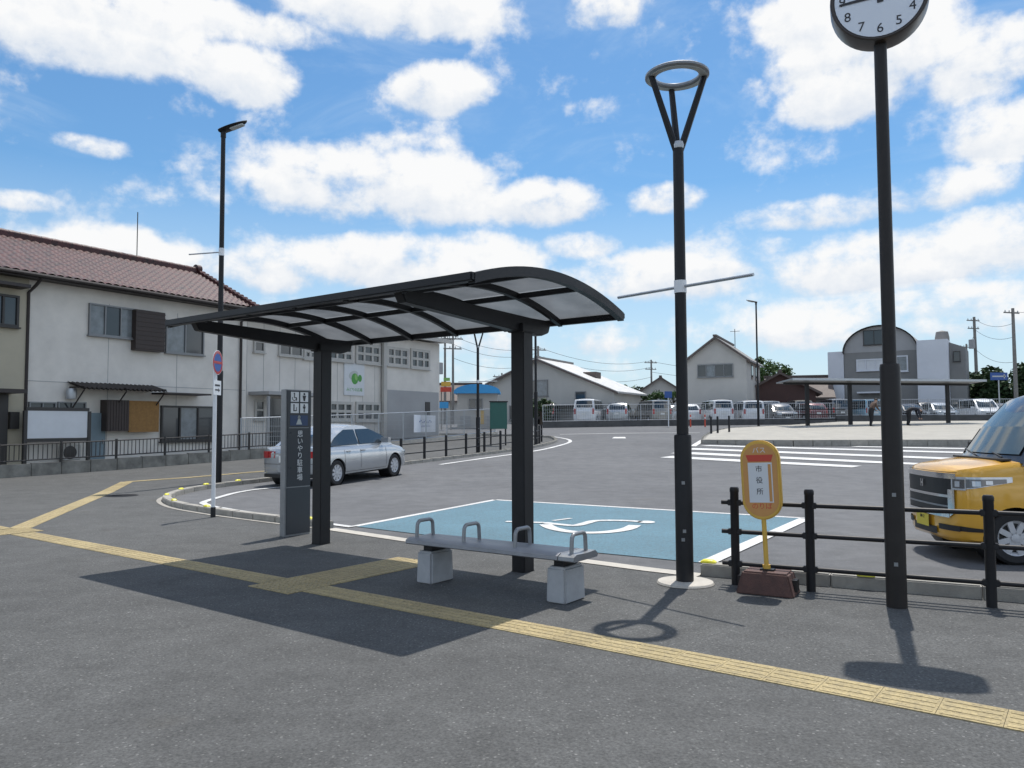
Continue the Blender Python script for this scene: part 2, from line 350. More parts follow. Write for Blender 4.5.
# ------------------------------------------------------------------ mesh helpers
def smooth_by_angle(me, ang=38):
    bm = bmesh.new(); bm.from_mesh(me)
    a = R(ang)
    for f in bm.faces: f.smooth = True
    for e in bm.edges:
        if len(e.link_faces) == 2:
            e.smooth = e.calc_face_angle(0) < a
    bm.to_mesh(me); bm.free()
class MB:
    def __init__(s): s.v = []; s.f = []
    def add(s, vs, fs):
        o = len(s.v); s.v += [tuple(v) for v in vs]; s.f += [tuple(i + o for i in f) for f in fs]; return s
    def box(s, c, d, rz=0.0, m=None, taper=1.0):
        hx, hy, hz = d[0] / 2, d[1] / 2, d[2] / 2
        vs = []
        for (x, y, z) in ((-1,-1,-1),(1,-1,-1),(1,1,-1),(-1,1,-1),(-1,-1,1),(1,-1,1),(1,1,1),(-1,1,1)):
            k = taper if z > 0 else 1
            p = Vector((x * hx * k, y * hy * k, z * hz))
            if rz: p.rotate(Matrix.Rotation(rz, 3, 'Z'))
            p += Vector(c)
            if m is not None: p = m @ p
            vs.append(p)
        return s.add(vs, [(0,3,2,1),(4,5,6,7),(0,1,5,4),(1,2,6,5),(2,3,7,6),(3,0,4,7)])
    def tube(s, pts, r, n=10, caps=True):
        pts = [Vector(p) for p in pts]; rs = r if isinstance(r, (list, tuple)) else [r] * len(pts)
        vs = []; up = None
        for i, p in enumerate(pts):
            t = (pts[min(i + 1, len(pts) - 1)] - pts[max(i - 1, 0)]).normalized()
            if up is None:
                up = Vector((0, 0, 1)) if abs(t.z) < .9 else Vector((1, 0, 0))
            a = t.cross(up).normalized(); b = a.cross(t).normalized(); up = b
            for k in range(n):
                th = 2 * PI * k / n
                vs.append(p + (a * math.cos(th) + b * math.sin(th)) * rs[i])
        fs = []
        for i in range(len(pts) - 1):
            for k in range(n):
                k2 = (k + 1) % n
                fs.append((i * n + k, i * n + k2, (i + 1) * n + k2, (i + 1) * n + k))
        if caps:
            fs.append(tuple(range(n - 1, -1, -1))); fs.append(tuple((len(pts) - 1) * n + k for k in range(n)))
        return s.add(vs, fs)
    def lathe(s, prof, n=24, c=(0, 0, 0), axis='Z', m=None, caps=True):
        vs = []; fs = []
        for (r, h) in prof:
            for k in range(n):
                th = 2 * PI * k / n
                if axis == 'Z': p = Vector((r * math.cos(th), r * math.sin(th), h))
                elif axis == 'Y': p = Vector((r * math.cos(th), h, r * math.sin(th)))
                else: p = Vector((h, r * math.cos(th), r * math.sin(th)))
                p += Vector(c)
                if m is not None: p = m @ p
                vs.append(p)
        for i in range(len(prof) - 1):
            for k in range(n):
                k2 = (k + 1) % n
                fs.append((i * n + k, i * n + k2, (i + 1) * n + k2, (i + 1) * n + k))
        if caps and prof[0][0] > 1e-6: fs.append(tuple(range(n - 1, -1, -1)))
        if caps and prof[-1][0] > 1e-6: fs.append(tuple((len(prof) - 1) * n + k for k in range(n)))
        return s.add(vs, fs)
    def prism(s, poly, d, thick):
        """poly: 3D points of a flat outline, pushed along d by thick"""
        n = len(poly); d = Vector(d).normalized() * thick
        vs = [Vector(p) for p in poly] + [Vector(p) + d for p in poly]
        fs = [tuple(range(n - 1, -1, -1)), tuple(range(n, 2 * n))] + [(i, (i + 1) % n, n + (i + 1) % n, n + i) for i in range(n)]
        return s.add(vs, fs)
    def grid(s, rows, close=False):
        n = len(rows[0]); vs = [p for r in rows for p in r]; fs = []
        for i in range(len(rows) - 1):
            for k in range(n - 1 + (1 if close else 0)):
                k2 = (k + 1) % n
                fs.append((i * n + k, i * n + k2, (i + 1) * n + k2, (i + 1) * n + k))
        return s.add(vs, fs)
    def build(s, name, m, parent=None, label=None, ang=38, bevel=0.0, kind=None, recalc=True):
        me = bpy.data.meshes.new(name); me.from_pydata(s.v, [], s.f)
        bm = bmesh.new(); bm.from_mesh(me)
        if recalc: bmesh.ops.recalc_face_normals(bm, faces=bm.faces)
        if bevel > 0:
            es = [e for e in bm.edges if len(e.link_faces) == 2 and e.calc_face_angle(0) > R(40)]
            bmesh.ops.bevel(bm, geom=es, offset=bevel, segments=2, affect='EDGES', clamp_overlap=True)
        bm.to_mesh(me); bm.free()
        smooth_by_angle(me, ang)
        return link(name, me, m, parent, label, kind)
def link(name, me, m, parent=None, label=None, kind=None):
    o = bpy.data.objects.new(name, me); C.objects.link(o)
    me.materials.clear(); me.materials.append(MATS[m] if isinstance(m, str) else m)
    if parent is not None: o.parent = parent
    if label: o['label'] = label
    if kind: o['kind'] = kind
    return o
def thing(name, label, cat, loc=(0, 0, 0), rz=0.0, group=None):
    o = bpy.data.objects.new(name, None); C.objects.link(o); o.empty_display_size = .2
    o.location = loc; o.rotation_euler = (0, 0, rz); o['label'] = label; o['category'] = cat
    if group: o['group'] = group
    return o
def tag(o, label, cat, group=None):
    o['label'] = label; o['category'] = cat
    if group: o['group'] = group
    return o
def kids(o): return [c for c in C.objects if c.parent == o]
def copy_tree(o, parent=None, kd=None):
    if kd is None:
        kd = {}
        for c in C.objects:
            if c.parent is not None: kd.setdefault(c.parent, []).append(c)
    c = o.copy(); C.objects.link(c)
    if parent is not None: c.parent = parent
    for ch in kd.get(o, []): copy_tree(ch, c, kd)
    return c
def another(o, loc, rz, label, group=None, scale=None):
    c = copy_tree(o); c.location = loc; c.rotation_euler = (0, 0, rz); c['label'] = label
    if group: c['group'] = group
    if scale: c.scale = scale
    return c
def text_mesh(txt, size, depth=0.001, align='CENTER'):
    cu = bpy.data.curves.new('lettering', 'FONT'); cu.body = txt; cu.size = size; cu.align_x = align; cu.align_y = 'CENTER'; cu.extrude = depth
    o = bpy.data.objects.new('lettering', cu); C.objects.link(o)
    bpy.context.view_layer.update()
    me = bpy.data.meshes.new_from_object(o.evaluated_get(bpy.context.evaluated_depsgraph_get()))
    bpy.data.objects.remove(o); bpy.data.curves.remove(cu)
    return me
def text_on(name, txt, size, m, parent, loc, rot, depth=0.001):
    """lettering as a part: rot is a 3x3 matrix or euler"""
    me = text_mesh(txt, size, depth)
    M4 = Matrix.Translation(Vector(loc)) @ (rot.to_4x4() if isinstance(rot, Matrix) else rot)
    me.transform(M4)
    return link(name, me, m, parent)

# draped sheets: a polygon laid on the terrain
def drape(name, pts, m, dz, kind='structure', zfun=None, parent=None, label=None):
    bm = bmesh.new()
    polys = pts if isinstance(pts[0][0], (tuple, list, Vector)) else [pts]
    for pl in polys:
        vs = [bm.verts.new((p[0], p[1], 0)) for p in pl]
        f = bm.faces.new(vs)
    bmesh.ops.triangulate(bm, faces=bm.faces[:])
    if zfun is None:
        for (y, _) in KN[1:-1]:
            bmesh.ops.bisect_plane(bm, geom=bm.verts[:] + bm.edges[:] + bm.faces[:], plane_co=(0, y, 0), plane_no=(0, 1, 0))
    for v in bm.verts: v.co.z = (zfun(v.co.x, v.co.y) if zfun else tz(v.co.y)) + dz
    bmesh.ops.recalc_face_normals(bm, faces=bm.faces)
    for f in bm.faces:
        if f.normal.z < 0: f.normal_flip()
    me = bpy.data.meshes.new(name); bm.to_mesh(me); bm.free()
    return link(name, me, m, parent, label, kind)
def strip_polys(path, w, closed=False):
    path = [Vector((p[0], p[1])) for p in path]; out = []; L_, R_ = [], []
    for i, p in enumerate(path):
        a = path[max(i - 1, 0)]; b = path[min(i + 1, len(path) - 1)]
        t = (b - a).normalized(); n = Vector((-t.y, t.x)) * w / 2
        L_.append(p + n); R_.append(p - n)
    for i in range(len(path) - 1):
        out.append([tuple(R_[i]), tuple(R_[i + 1]), tuple(L_[i + 1]), tuple(L_[i])])
    return out
def resample(path, step):
    pts = [Vector((p[0], p[1])) for p in path]; out = [pts[0]]; rem = step
    for a, b in zip(pts, pts[1:]):
        d = (b - a).length; pos = 0
        while d - pos >= rem:
            pos += rem; out.append(a + (b - a) * pos / d); rem = step
        rem -= d - pos
    out.append(pts[-1]); return out
def spline(path, n=8):
    p = [Vector((q[0], q[1])) for q in path]; out = []
    for i in range(len(p) - 1):
        p0 = p[max(i - 1, 0)]; p1 = p[i]; p2 = p[i + 1]; p3 = p[min(i + 2, len(p) - 1)]
        for k in range(n):
            t = k / n
            out.append(.5 * ((2 * p1) + (p2 - p0) * t + (2 * p0 - 5 * p1 + 4 * p2 - p3) * t * t + (3 * p1 - p0 - 3 * p2 + p3) * t ** 3))
    out.append(p[-1]); return out
def pxs(lst): return [tuple(G(*q)[:2]) for q in lst]
# ------------------------------------------------------------------ ground, road, paving, markings
g = MB()
ys = [k[0] for k in KN]
xs_ = [-1500, -200, -60, -20, 0, 20, 60, 200, 1500]
g.grid([[(x, y, tz(y)) for x in xs_] for y in ys])
g.build('ground', 'road_asphalt', kind='structure')

kerb_px = [(330,528.3),(278,522.3),(228,515.8),(206,512.6),(182,508.4),(170,504.4),(166.5,500.2),(174,496),(190,492),(206,489),(238,485),(278,480.3),(345,472),(414,463.6),(479,455.5),(513,451),(543,446),(556,441.8),(552,438)]
kerb_left = spline(pxs(kerb_px), 8)
tail = kerb_left[-1]
kerb_left += [Vector((tail.x - 1.2, tail.y + 1.5)), Vector((tail.x - 4, tail.y + 2.6)), Vector((tail.x - 12, tail.y + 5.5))]
flush_px = [(330,529.5),(407,541),(500,551.5),(578,561),(650,570.5),(700,576.3)]
flush = pxs(flush_px)
right_px = [(700,576.3),(780,583.2),(856,589.8),(940,596.8),(1024,603.8)]
kerb_right = [Vector(p) for p in pxs(right_px)]
d_ = (kerb_right[-1] - kerb_right[-3]).normalized()
kerb_right += [kerb_right[-1] + d_ * 3 , kerb_right[-1] + d_ * 12, kerb_right[-1] + d_ * 40]
edge = [tuple(p) for p in reversed(kerb_right)] + [tuple(p) for p in reversed(flush[1:-1])] + [tuple(p) for p in kerb_left]
plaza = edge + [(-70, edge[-1][1] + 6), (-70, -25), (45, -25)]
drape('pavement', plaza, 'plaza_asphalt', .005)

def kerb_blocks(path, name, h, w=.16, off=0.0, step=.6):
    pts = resample(path, step); m = MB()
    for a, b in zip(pts, pts[1:]):
        t = b - a
        if t.length < .05: continue
        n = Vector((-t.y, t.x)).normalized() * off
        c = (a + b) / 2 + n; hh = h + random.uniform(-.003, .003)
        m.box((c.x, c.y, tz(c.y) + hh / 2 - .05), (t.length - .008, w, hh + .10), math.atan2(t.y, t.x))
    return m.build(name, 'kerb_concrete', kind='structure', bevel=.012)
kerb_blocks(kerb_left, 'kerb', .105)
kerb_blocks(kerb_right, 'kerb_beside_railing', .125, .17, .085)
drape('flush_kerb', strip_polys(flush, .20), 'pale_concrete', .012)
drape('kerb_edging', strip_polys([p + Vector(((kerb_left[min(i+1,len(kerb_left)-1)] - kerb_left[max(i-1,0)]).y * -1, (kerb_left[min(i+1,len(kerb_left)-1)] - kerb_left[max(i-1,0)]).x)).normalized() * .14 for i, p in enumerate(kerb_left[2:62], 2)], .09), 'kerb_concrete', .012)

# white lines beside the kerbs
lines = []
lines += strip_polys(spline(pxs([(352,527.5),(330,524.5),(278,516.6),(240,511.5),(219,508.0)]), 6), .13)
lines += strip_polys(spline(pxs([(219,508.5),(206,505),(204,502.5),(218,498),(239,492.5),(262,489.2),(300,486)]), 6), .14)
lines += strip_polys(spline(pxs([(440,464.8),(479,459.2),(535,451.2),(560,445.6),(570,442),(567,439.3),(552,436.6)]), 6), .17)
lines += strip_polys(spline(pxs([(560,434.5),(640,433.2),(700,433.0)]), 4), .22)
drape('road_edge_line', lines, 'white_line', .012)

# zebra hatching in front of the island
def px_poly(l): return pxs(l)
heb = [px_poly([(660,457.8),(672,456.2),(862,466.2),(852,467.8)]), px_poly([(670,453.6),(682,452.0),(930,463.9),(924,465.5)]),
       px_poly([(682,449.6),(694,448.3),(1010,460.2),(1005,461.9)]), px_poly([(700,446.2),(710,445.3),(1030,454.0),(1030,455.5)]),
       px_poly([(850,447.0),(858,446.4),(1030,449.7),(1030,450.9)]),
       px_poly([(690,446.4),(696,446.6),(710,437.6),(706,436.8)]), px_poly([(768,436.2),(768,437.0),(785,437.2),(785,436.4)])]
heb = heb[:-1] + [px_poly([(614,437.2),(612,438.6),(626,438.6),(625,437.2)])]
drape('zebra_marking', heb, 'white_line', .014)

# wheelchair bay
bay_px = [(495,500.3),(806,518.8),(706,563.8),(355,526.8)]
bay = pxs(bay_px)
bay_in = pxs([(495,500.3),(806,518.8),(706,563.8),(600,553.5),(500,543.5),(430,535.8),(355,526.8)])
drape('parking_bay', bay_in, 'bay_blue', .008)
drape('parking_bay_outline', strip_polys([bay[3], bay[0]], .12) + strip_polys([bay[0], bay[1]], .13) + strip_polys([bay[1], bay[2]], .18), 'white_line', .012)
sym = strip_polys(pxs([(506,522.4),(544,523.6)]), .13)
sym += strip_polys(spline(pxs([(544,523.6),(560,525.4),(575,526.4),(586,524.0),(594,521.9),(608,521.3),(626,521.6),(642,522.6)]), 5), .15)
sym += strip_polys(spline(pxs([(545.5,525.4),(549,527.6),(555,529.8),(567,532.2),(583,533.6),(600,533.5),(616,532),(628,529.6),(635,526.2)]), 6), .19)
c_ = G(646.5, 522.9)
sym += [[(c_.x + .13 * math.cos(t * PI / 8), c_.y + .15 * math.sin(t * PI / 8)) for t in range(16)]]
sym += strip_polys(pxs([(553,521.6),(571,519.2)]), .08)
drape('wheelchair_symbol', sym, 'white_line', .0165)

# tactile guiding blocks
def tactile(mb, P, Q, w=.30, ribs=True, across=1):
    P = Vector(P); Q = Vector(Q); t = (Q - P); n_ = max(1, round(t.length / .302)); t = t / n_; u = t.normalized(); nn = Vector((-u.y, u.x))
    rz = math.atan2(u.y, u.x)
    for i in range(n_):
        for k in range(across):
            c = P + t * (i + .5) + nn * ((k - (across - 1) / 2) * .302)
            if c.length > 60: continue
            z = tz(c.y) + .006
            sl = math.atan(.041) * (1 if c.y > 26 else .4 if c.y > 20 else 0)
            mb.box((c.x, c.y, z + .002), (t.length - .0025, .299, .006), rz)
            if ribs and c.length < 17:
                for q in range(4):
                    p = c + nn * ((q - 1.5) * .072)
                    mb.box((p.x, p.y, z + .0055), (t.length - .022, .040, .005), rz, None, .96)
def dots(mb, c, rz, nx=2, ny=2):
    for i in range(nx):
        for k in range(ny):
            o = Vector(((i - (nx - 1) / 2) * .302, (k - (ny - 1) / 2) * .302)); o.rotate(Matrix.Rotation(rz, 2))
            p = Vector(c) + o
            mb.box((p.x, p.y, tz(p.y) + .0085), (.296, .296, .006), rz)
            for a in range(5):
                for b in range(5):
                    q = Vector(((a - 2) * .057, (b - 2) * .057)); q.rotate(Matrix.Rotation(rz, 2)); q += p
                    mb.lathe([(.012, 0), (.009, .006)], 8, (q.x, q.y, tz(q.y) + .011))
tm = MB()
A0 = Vector(pxs([(12, 532)])[0]); A1 = Vector(pxs([(1024, 723.5)])[0])
ua = (A1 - A0).normalized()
J = Vector(pxs([(272, 590)])[0]); J = A0 + ua * ((J - A0).dot(ua))
na = Vector((-ua.y, ua.x)); rza = math.atan2(ua.y, ua.x)
tactile(tm, A0 + ua * .35, J - ua * .31)
tactile(tm, J + ua * .31, A1 + ua * 5)
dots(tm, J, rza, 2, 2)
K1 = Vector(pxs([(407, 559)])[0])
tactile(tm, J + na * .31, J + na * ((K1 - J).dot(na)), .3, True, 2)
dots(tm, A0, rza, 2, 2)
B1 = Vector(pxs([(127, 482)])[0]); B2 = Vector(pxs([(266, 471.2)])[0])
tactile(tm, A0 + (B1 - A0).normalized() * .35, B1)
tactile(tm, B1, B2, .3, False)
tactile(tm, A0 - ua * .35, A0 - ua * 3)
tm.build('tactile_paving', 'tactile_yellow', kind='structure', ang=30)

mc = G(122, 496); mo = MB().lathe([(.0, .010), (.31, .010), (.33, .006)], 28)
for k in range(-5, 6):
    mo.box((k * .05, 0, .0115), (.02, .5 * math.sqrt(max(.05, 1 - (k / 6) ** 2)), .004))
o = mo.build('manhole_cover', 'dark_metal'); o.location = (mc.x, mc.y, tz(mc.y) + .004)
tag(o, 'dark round manhole cover set flat in the pavement near the bent yellow tactile path', 'manhole cover')
o = MB().lathe([(0, .022), (.255, .022), (.265, .004)], 36).build('pole_footing', 'pale_concrete')
FOOT = o
# island in the middle of the square
ISL = pxs([(703,444),(704.5,440.5),(712,436.5),(728,433.5)]) + [(V(771,430,50).x, 47.0), (V(860,430,50).x - 1, 50.5), (60, 52), (60, G(960,447).y - 1.0)] + pxs([(1024,447.3),(960,446.6),(880,446),(802,446.4),(740,445.0)])
def isl_z(x, y): return tz(36) + .17 + max(0, y - 36) * .058
drape('island_paving', ISL, 'island_paving', .0, zfun=lambda x, y: isl_z(x, y) + .0)
kb = MB(); pts = resample(spline([ISL[6 + 0]] + [] + list(reversed(ISL[8:])) , 4) if False else [Vector(p) for p in (ISL[7:] + ISL[:6])], .8)
for a, b in zip(pts, pts[1:]):
    t = b - a; c = (a + b) / 2
    zt_ = isl_z(c.x, c.y) + .012
    kb.box((c.x, c.y, (zt_ + tz(c.y) - .1) / 2), (t.length - .01, .2, zt_ - tz(c.y) + .1), math.atan2(t.y, t.x))
kb.build('island_kerb', 'kerb_concrete', kind='structure', bevel=.012)

# ------------------------------------------------------------------ bus shelter
PR = G(523, 571.5); PL = G(321, 544.0)
axv = Vector((PR.x - PL.x, PR.y - PL.y)); AX = math.atan2(axv.y, axv.x); HALF = axv.length / 2
mid = (PR + PL) / 2
sh = thing('bus_shelter', 'dark metal bus shelter with a curved translucent roof on two posts', 'bus shelter', (mid.x, mid.y, 0), AX)
FX, BX = -1.83, .56
X0, X1 = -HALF - .44, HALF + .86
def rz_at(y):
    s = (y - FX) / (BX - FX); return 2.69 + (2.64 - 2.69) * s + .21 * (1 - (2 * s - 1) ** 2)
for x in (-HALF, HALF):
    p = MB().box((x, 0, 1.27), (.165, .165, 2.54)); p.box((x, 0, .006), (.18, .18, .012))
    po = p.build('post', 'dark_metal', sh, bevel=.012)
    b = MB(); out = [(.42, 2.49), (.30, 2.45), (.10, 2.45), (-1.75, 2.56), (-1.81, 2.66), (-1.75, 2.68), (.1, 2.62), (.47, 2.62)]
    b.prism([(x - .055, y, z) for y, z in out], (1, 0, 0), .11)
    b.box((x, 0, 2.50), (.20, .24, .09))
    b.build('beam', 'dark_metal', sh, bevel=.008)
NB = 6; bw = (X1 - X0) / NB
NY = 22
for k in range(NB + 1):
    x = X0 + bw * k; r_ = MB(); end = k in (0, NB); wd = .07 if end else .05; hd = .085 if end else .06
    rows = []
    for i in range(NY + 1):
        y = FX + (BX - FX) * i / NY; z = rz_at(y) + (.012 if end else -.012)
        rows.append([(x - wd / 2, y, z), (x + wd / 2, y, z), (x + wd / 2, y, z - hd), (x - wd / 2, y, z - hd)])
    r_.grid(rows, True); r_.add(rows[0], [(0, 1, 2, 3)]); r_.add(rows[-1], [(3, 2, 1, 0)])
    r_.build('rib', 'dark_metal', sh)
cuts = [FX, FX + (BX - FX) * .34, FX + (BX - FX) * .67, BX]
for i, y in enumerate(cuts):
    z = rz_at(y); m = MB()
    if i in (0, 3): m.box(((X0 + X1) / 2, y, z - .02), (X1 - X0 + .06, .08, .075)); nm = 'eave_beam'
    else: m.box(((X0 + X1) / 2, y, z - .045), (X1 - X0 - .07, .045, .05)); nm = 'purlin'
    m.build(nm, 'dark_metal', sh, bevel=.012 if i in (0, 3) else .004)
for k in range(NB):
    for j in range(3):
        xa, xb = X0 + bw * k + .003, X0 + bw * (k + 1) - .003; ya, yb = cuts[j] + .003, cuts[j + 1] - .003
        rows = [[(x, ya + (yb - ya) * i / 8, rz_at(ya + (yb - ya) * i / 8) - .005) for i in range(9)] for x in (xa, xb)]
        rows2 = [[(x, y, z - .005) for (x, y, z) in r] for r in rows]
        m = MB(); m.grid(rows); m.grid(rows2)
        m.build('roof_panel', 'roof_panel', sh, recalc=False)

# ------------------------------------------------------------------ bench
LR = G(565, 604.0); LL = G(432, 584.0)
bv = Vector((LR.x - LL.x, LR.y - LL.y)); BA = math.atan2(bv.y, bv.x); bh = bv.length / 2
bc = (LR + LL) / 2; nb = Vector((-math.sin(BA), math.cos(BA)))
bn = thing('bench', 'grey slab bench with four hoop armrests on two concrete blocks', 'bench', (bc.x - .075 + nb.x * .16, bc.y + nb.y * .16, 0), BA)
for s in (-1, 1):
    MB().box((s * bh, 0, .15), (.20, .34, .31), 0, None, .94).build('leg', 'leg_concrete', bn, bevel=.02)
    m = MB().box((s * bh, 0, .335), (.10, .22, .07)); m.build('bracket', 'dark_metal', bn)
SL = bh + .20
m = MB(); out = [(-.205, .375), (-.19, .365), (.19, .365), (.205, .378), (.20, .40), (.16, .425), (0, .419), (-.15, .425), (-.20, .405)]
m.prism([(-SL, y, z) for y, z in out], (1, 0, 0), SL * 2 - .16); m.build('seat', 'bench_grey', bn, ang=50)
m = MB(); m.prism([(SL - .15, y, z) for y, z in out], (1, 0, 0), .15); m.build('seat_end', 'grey_steel', bn, ang=50)
for x in (-SL + .07, -SL + .07 + (2 * SL - .14) / 3, -SL + .07 + (2 * SL - .14) * 2 / 3, SL - .07):
    pts = [(x, -.125, .40)] + [(x, -.125 + .0 + (.0), .40 + .1)]
    arc = [(x, -.12, .41), (x, -.112, .53)] + [(x, -.112 + .05 - .05 * math.cos(a * PI / 10), .53 + .05 * math.sin(a * PI / 10)) for a in range(1, 6)] + \
          [(x, .112 - .05 + .05 * math.sin(a * PI / 10), .53 + .05 * math.cos(a * PI / 10)) for a in range(0, 6)] + [(x, .12, .41)]
    MB().tube(arc, .018, 10).build('armrest', 'grey_steel', bn)

# ------------------------------------------------------------------ ring street lamps
def bx_arm(mb, z, ang, l, r=.016):
    mb.tube([(-math.cos(ang) * l, -math.sin(ang) * l, z), (math.cos(ang) * l, math.sin(ang) * l, z)], r, 8)
LP = G(685, 583.5)
lamp = thing('street_lamp', 'dark street lamp with a flat ring head on three arms on a pale footing', 'street lamp', (LP.x, LP.y, 0))
m = MB().lathe([(.082, .0), (.082, 1.38), (.078, 1.40), (.058, 1.405)], 20); m.build('base_sleeve', 'dark_metal', lamp)
for (z, a) in ((.42, -1.9), (.50, -1.75), (.95, -1.8)):
    MB().box((math.cos(a) * .084, math.sin(a) * .084, z), (.03, .012, .03), a + PI / 2).build('cover_screw', 'grey_steel', lamp)
MB().lathe([(.057, 1.40), (.052, 4.22)], 16).build('pole', 'dark_metal', lamp)
m = MB().lathe([(.060, 2.76), (.060, 2.88)], 16); m.build('clamp_band', 'white_paint', lamp)
m = MB(); bx_arm(m, 2.82, R(-50), .80); m.build('banner_rod', 'galvanised', lamp)
MB().lathe([(.056, 4.17), (.062, 4.20), (.056, 4.235)], 16).build('collar', 'galvanised', lamp)
for k in range(3):
    a = R(-20 + 120 * k) if k else R(-20)
    a = R((-10, 190, 90)[k])
    m = MB(); ux, uy = math.cos(a), math.sin(a)
    m.tube([(ux * .02, uy * .02, 4.16), (ux * .05, uy * .05, 4.24), (ux * .265, uy * .265, 4.885)], [.036, .034, .030], 8)
    m.build('arm', 'dark_metal', lamp)
m = MB(); pr = [(.205, 4.885), (.215, 4.872), (.29, 4.872), (.308, 4.885), (.308, 4.905), (.29, 4.918), (.215, 4.918), (.205, 4.905)]
rows = [[(r * math.cos(2 * PI * k / 40), r * math.sin(2 * PI * k / 40), z) for (r, z) in pr] for k in range(41)]
m.grid(rows, True); ring = m.build('ring_head', 'grey_steel', lamp, ang=50)
m = MB(); pr = [(.222, 4.871), (.284, 4.871), (.284, 4.867), (.222, 4.867)]
rows = [[(r * math.cos(2 * PI * k / 40), r * math.sin(2 * PI * k / 40), z) for (r, z) in pr] for k in range(41)]
m.grid(rows, True); m.build('diffuser', 'pale_grey', ring)
FOOT.location = (LP.x, LP.y - .02, .006); tag(FOOT, 'pale round concrete footing under the ring-headed street lamp', 'footing')
f = onG(478, 31)
another(lamp, (f.x, f.y, f.z), R(40), 'slim far street lamp with a ring head among the bollards near the green board')

# ------------------------------------------------------------------ clock
CP = G(897, 607.5)
cl = thing('clock', 'round pole clock with white dial on a tall dark pole, at a quarter to twelve', 'clock', (CP.x, CP.y, 0), R(-24))
MB().lathe([(.079, 0), (.079, 1.96), (.074, 1.99), (.055, 1.995)], 20).build('base_sleeve', 'dark_bronze', cl)
for z in (.36, .92):
    MB().box((.0, -.080, z), (.03, .012, .03)).build('cover_screw', 'grey_steel', cl)
MB().lathe([(.054, 1.99), (.050, 4.70)], 16).build('pole', 'dark_bronze', cl)
CZ = 5.08; rc = .38
m = MB().lathe([(0, -.10), (rc - .03, -.10), (rc - .012, -.115), (rc, -.11), (rc + .004, -.08), (rc + .004, .08), (rc, .11), (rc - .012, .115), (rc - .03, .10), (0, .10)], 48, (0, 0, CZ), 'Y')
hs = m.build('clock_case', 'clock_rim', cl, ang=50)
for s in (-1, 1):
    MB().lathe([(0, s * .1015), (rc - .034, s * .1015), (rc - .034, s * .103), (0, s * .1035)], 48, (0, 0, CZ), 'Y').build('dial', 'clock_face', cl)
for s in (-1, 1):
    rot = Matrix.Rotation(0 if s < 0 else PI, 3, 'Z') @ Matrix.Rotation(R(90), 3, 'X')
    for n_ in range(1, 13):
        a = R(90 - 30 * n_)
        lx = math.cos(a) * .285 * (1 if s < 0 else -1)
        text_on('numeral', str(n_), .112, 'black_ink', cl, (lx, s * .105, CZ + math.sin(a) * .28), rot)
    for (nm, deg, l, w) in (('hour_hand', 90 - 30 * 11.75, .20, .024), ('minute_hand', 90 - 6 * 44.3, .31, .016)):
        a = R(deg); dx, dz = math.cos(a) * (1 if s < 0 else -1), math.sin(a); px_, pz_ = -dz, dx; y = s * (.107 if nm == 'hour_hand' else .109)
        poly = [(dx * t + px_ * w * k, y, CZ + dz * t + pz_ * w * k) for t, k in ((-.06, 1), (l, .55), (l, -.55), (-.06, -1))]
        MB().prism(poly, (0, s, 0), .0015).build(nm, 'black_ink', cl)

# ------------------------------------------------------------------ railing beside the road
rp = [G(736, 585), G(811, 592), G(992, 607.7)]
du = Vector((rp[2].x - rp[0].x, rp[2].y - rp[0].y)).normalized()
rp.append(rp[2] + Vector((du.x, du.y, 0)) * 2.2)
gap = (rp[2] - rp[1]).length
rail = thing('railing', 'black three-rail pedestrian railing along the kerb behind the yellow stop sign', 'railing', (rp[0].x, rp[0].y, 0), math.atan2(du.y, du.x))
rel = [(p - rp[0]).length for p in rp] + [(rp[2] - rp[0]).length + 4.4]
for x in rel[:3] + [rel[2] + gap, rel[2] + 2 * gap]:
    m = MB().lathe([(.040, 0), (.040, .86), (.043, .865), (.043, .895), (.034, .91), (0, .912)], 16, (x, 0, 0)); m.build('post', 'dark_metal', rail)
    for z in (.20, .495, .765): MB().box((x, 0, z), (.13, .06, .055)).build('rail_bracket', 'dark_metal', rail, bevel=.008)
for z in (.20, .495, .765):
    m = MB().tube([(-.12, 0, z), (rel[2] + 2 * gap, 0, z)], .021, 10); m.build('rail', 'dark_metal', rail)

# ------------------------------------------------------------------ bus stop sign
SP = G(767, 596)
bs = thing('bus_stop_sign', 'yellow oval bus stop sign on a thin pole in a brown weighted base', 'bus stop sign', (SP.x + .05, SP.y + .12, 0), R(-30))
m = MB().box((0, 0, .1), (.50, .34, .20), 0, None, .78); m.build('base', 'brown_base', bs, bevel=.015)
for q_, d_q in (((.225, .0, .09), (.06, .10, .10)), ((-.225, .0, .09), (.06, .10, .10)), ((0, 0, .206), (.12, .08, .02))): MB().box(q_, d_q).build('base_socket', 'dark_bronze', bs)
TI = Matrix.Rotation(R(-2.2), 4, 'Y')
def tl(p): return TI @ Vector(p)
m = MB().tube([tl((0, 0, .2)), tl((0, 0, .75))], .021, 12); m.tube([tl((0, 0, .20)), tl((0, 0, .25))], .035, 12); m.build('pole', 'sign_yellow', bs)
def capsule(w, h, cz, y, n=14):
    r = w / 2; o_ = []
    for k in range(n + 1): o_.append((r * math.cos(PI * k / n), y, cz + (h / 2 - r) + r * math.sin(PI * k / n)))
    for k in range(n + 1): o_.append((-r * math.cos(PI * k / n), y, cz - (h / 2 - r) - r * math.sin(PI * k / n)))
    return o_
SZ = 1.0
m = MB().prism([tl(p) for p in capsule(.345, .71, SZ, -.032)], (0, 1, 0), .064); hd = m.build('sign_head', 'sign_yellow', bs, bevel=.012, ang=50)
m = MB()
oa = [tl(p) for p in capsule(.30, .65, SZ, -.0335)]
m.prism(oa, (0, -1, 0), .001); m.build('sign_face', 'sign_orange', bs)
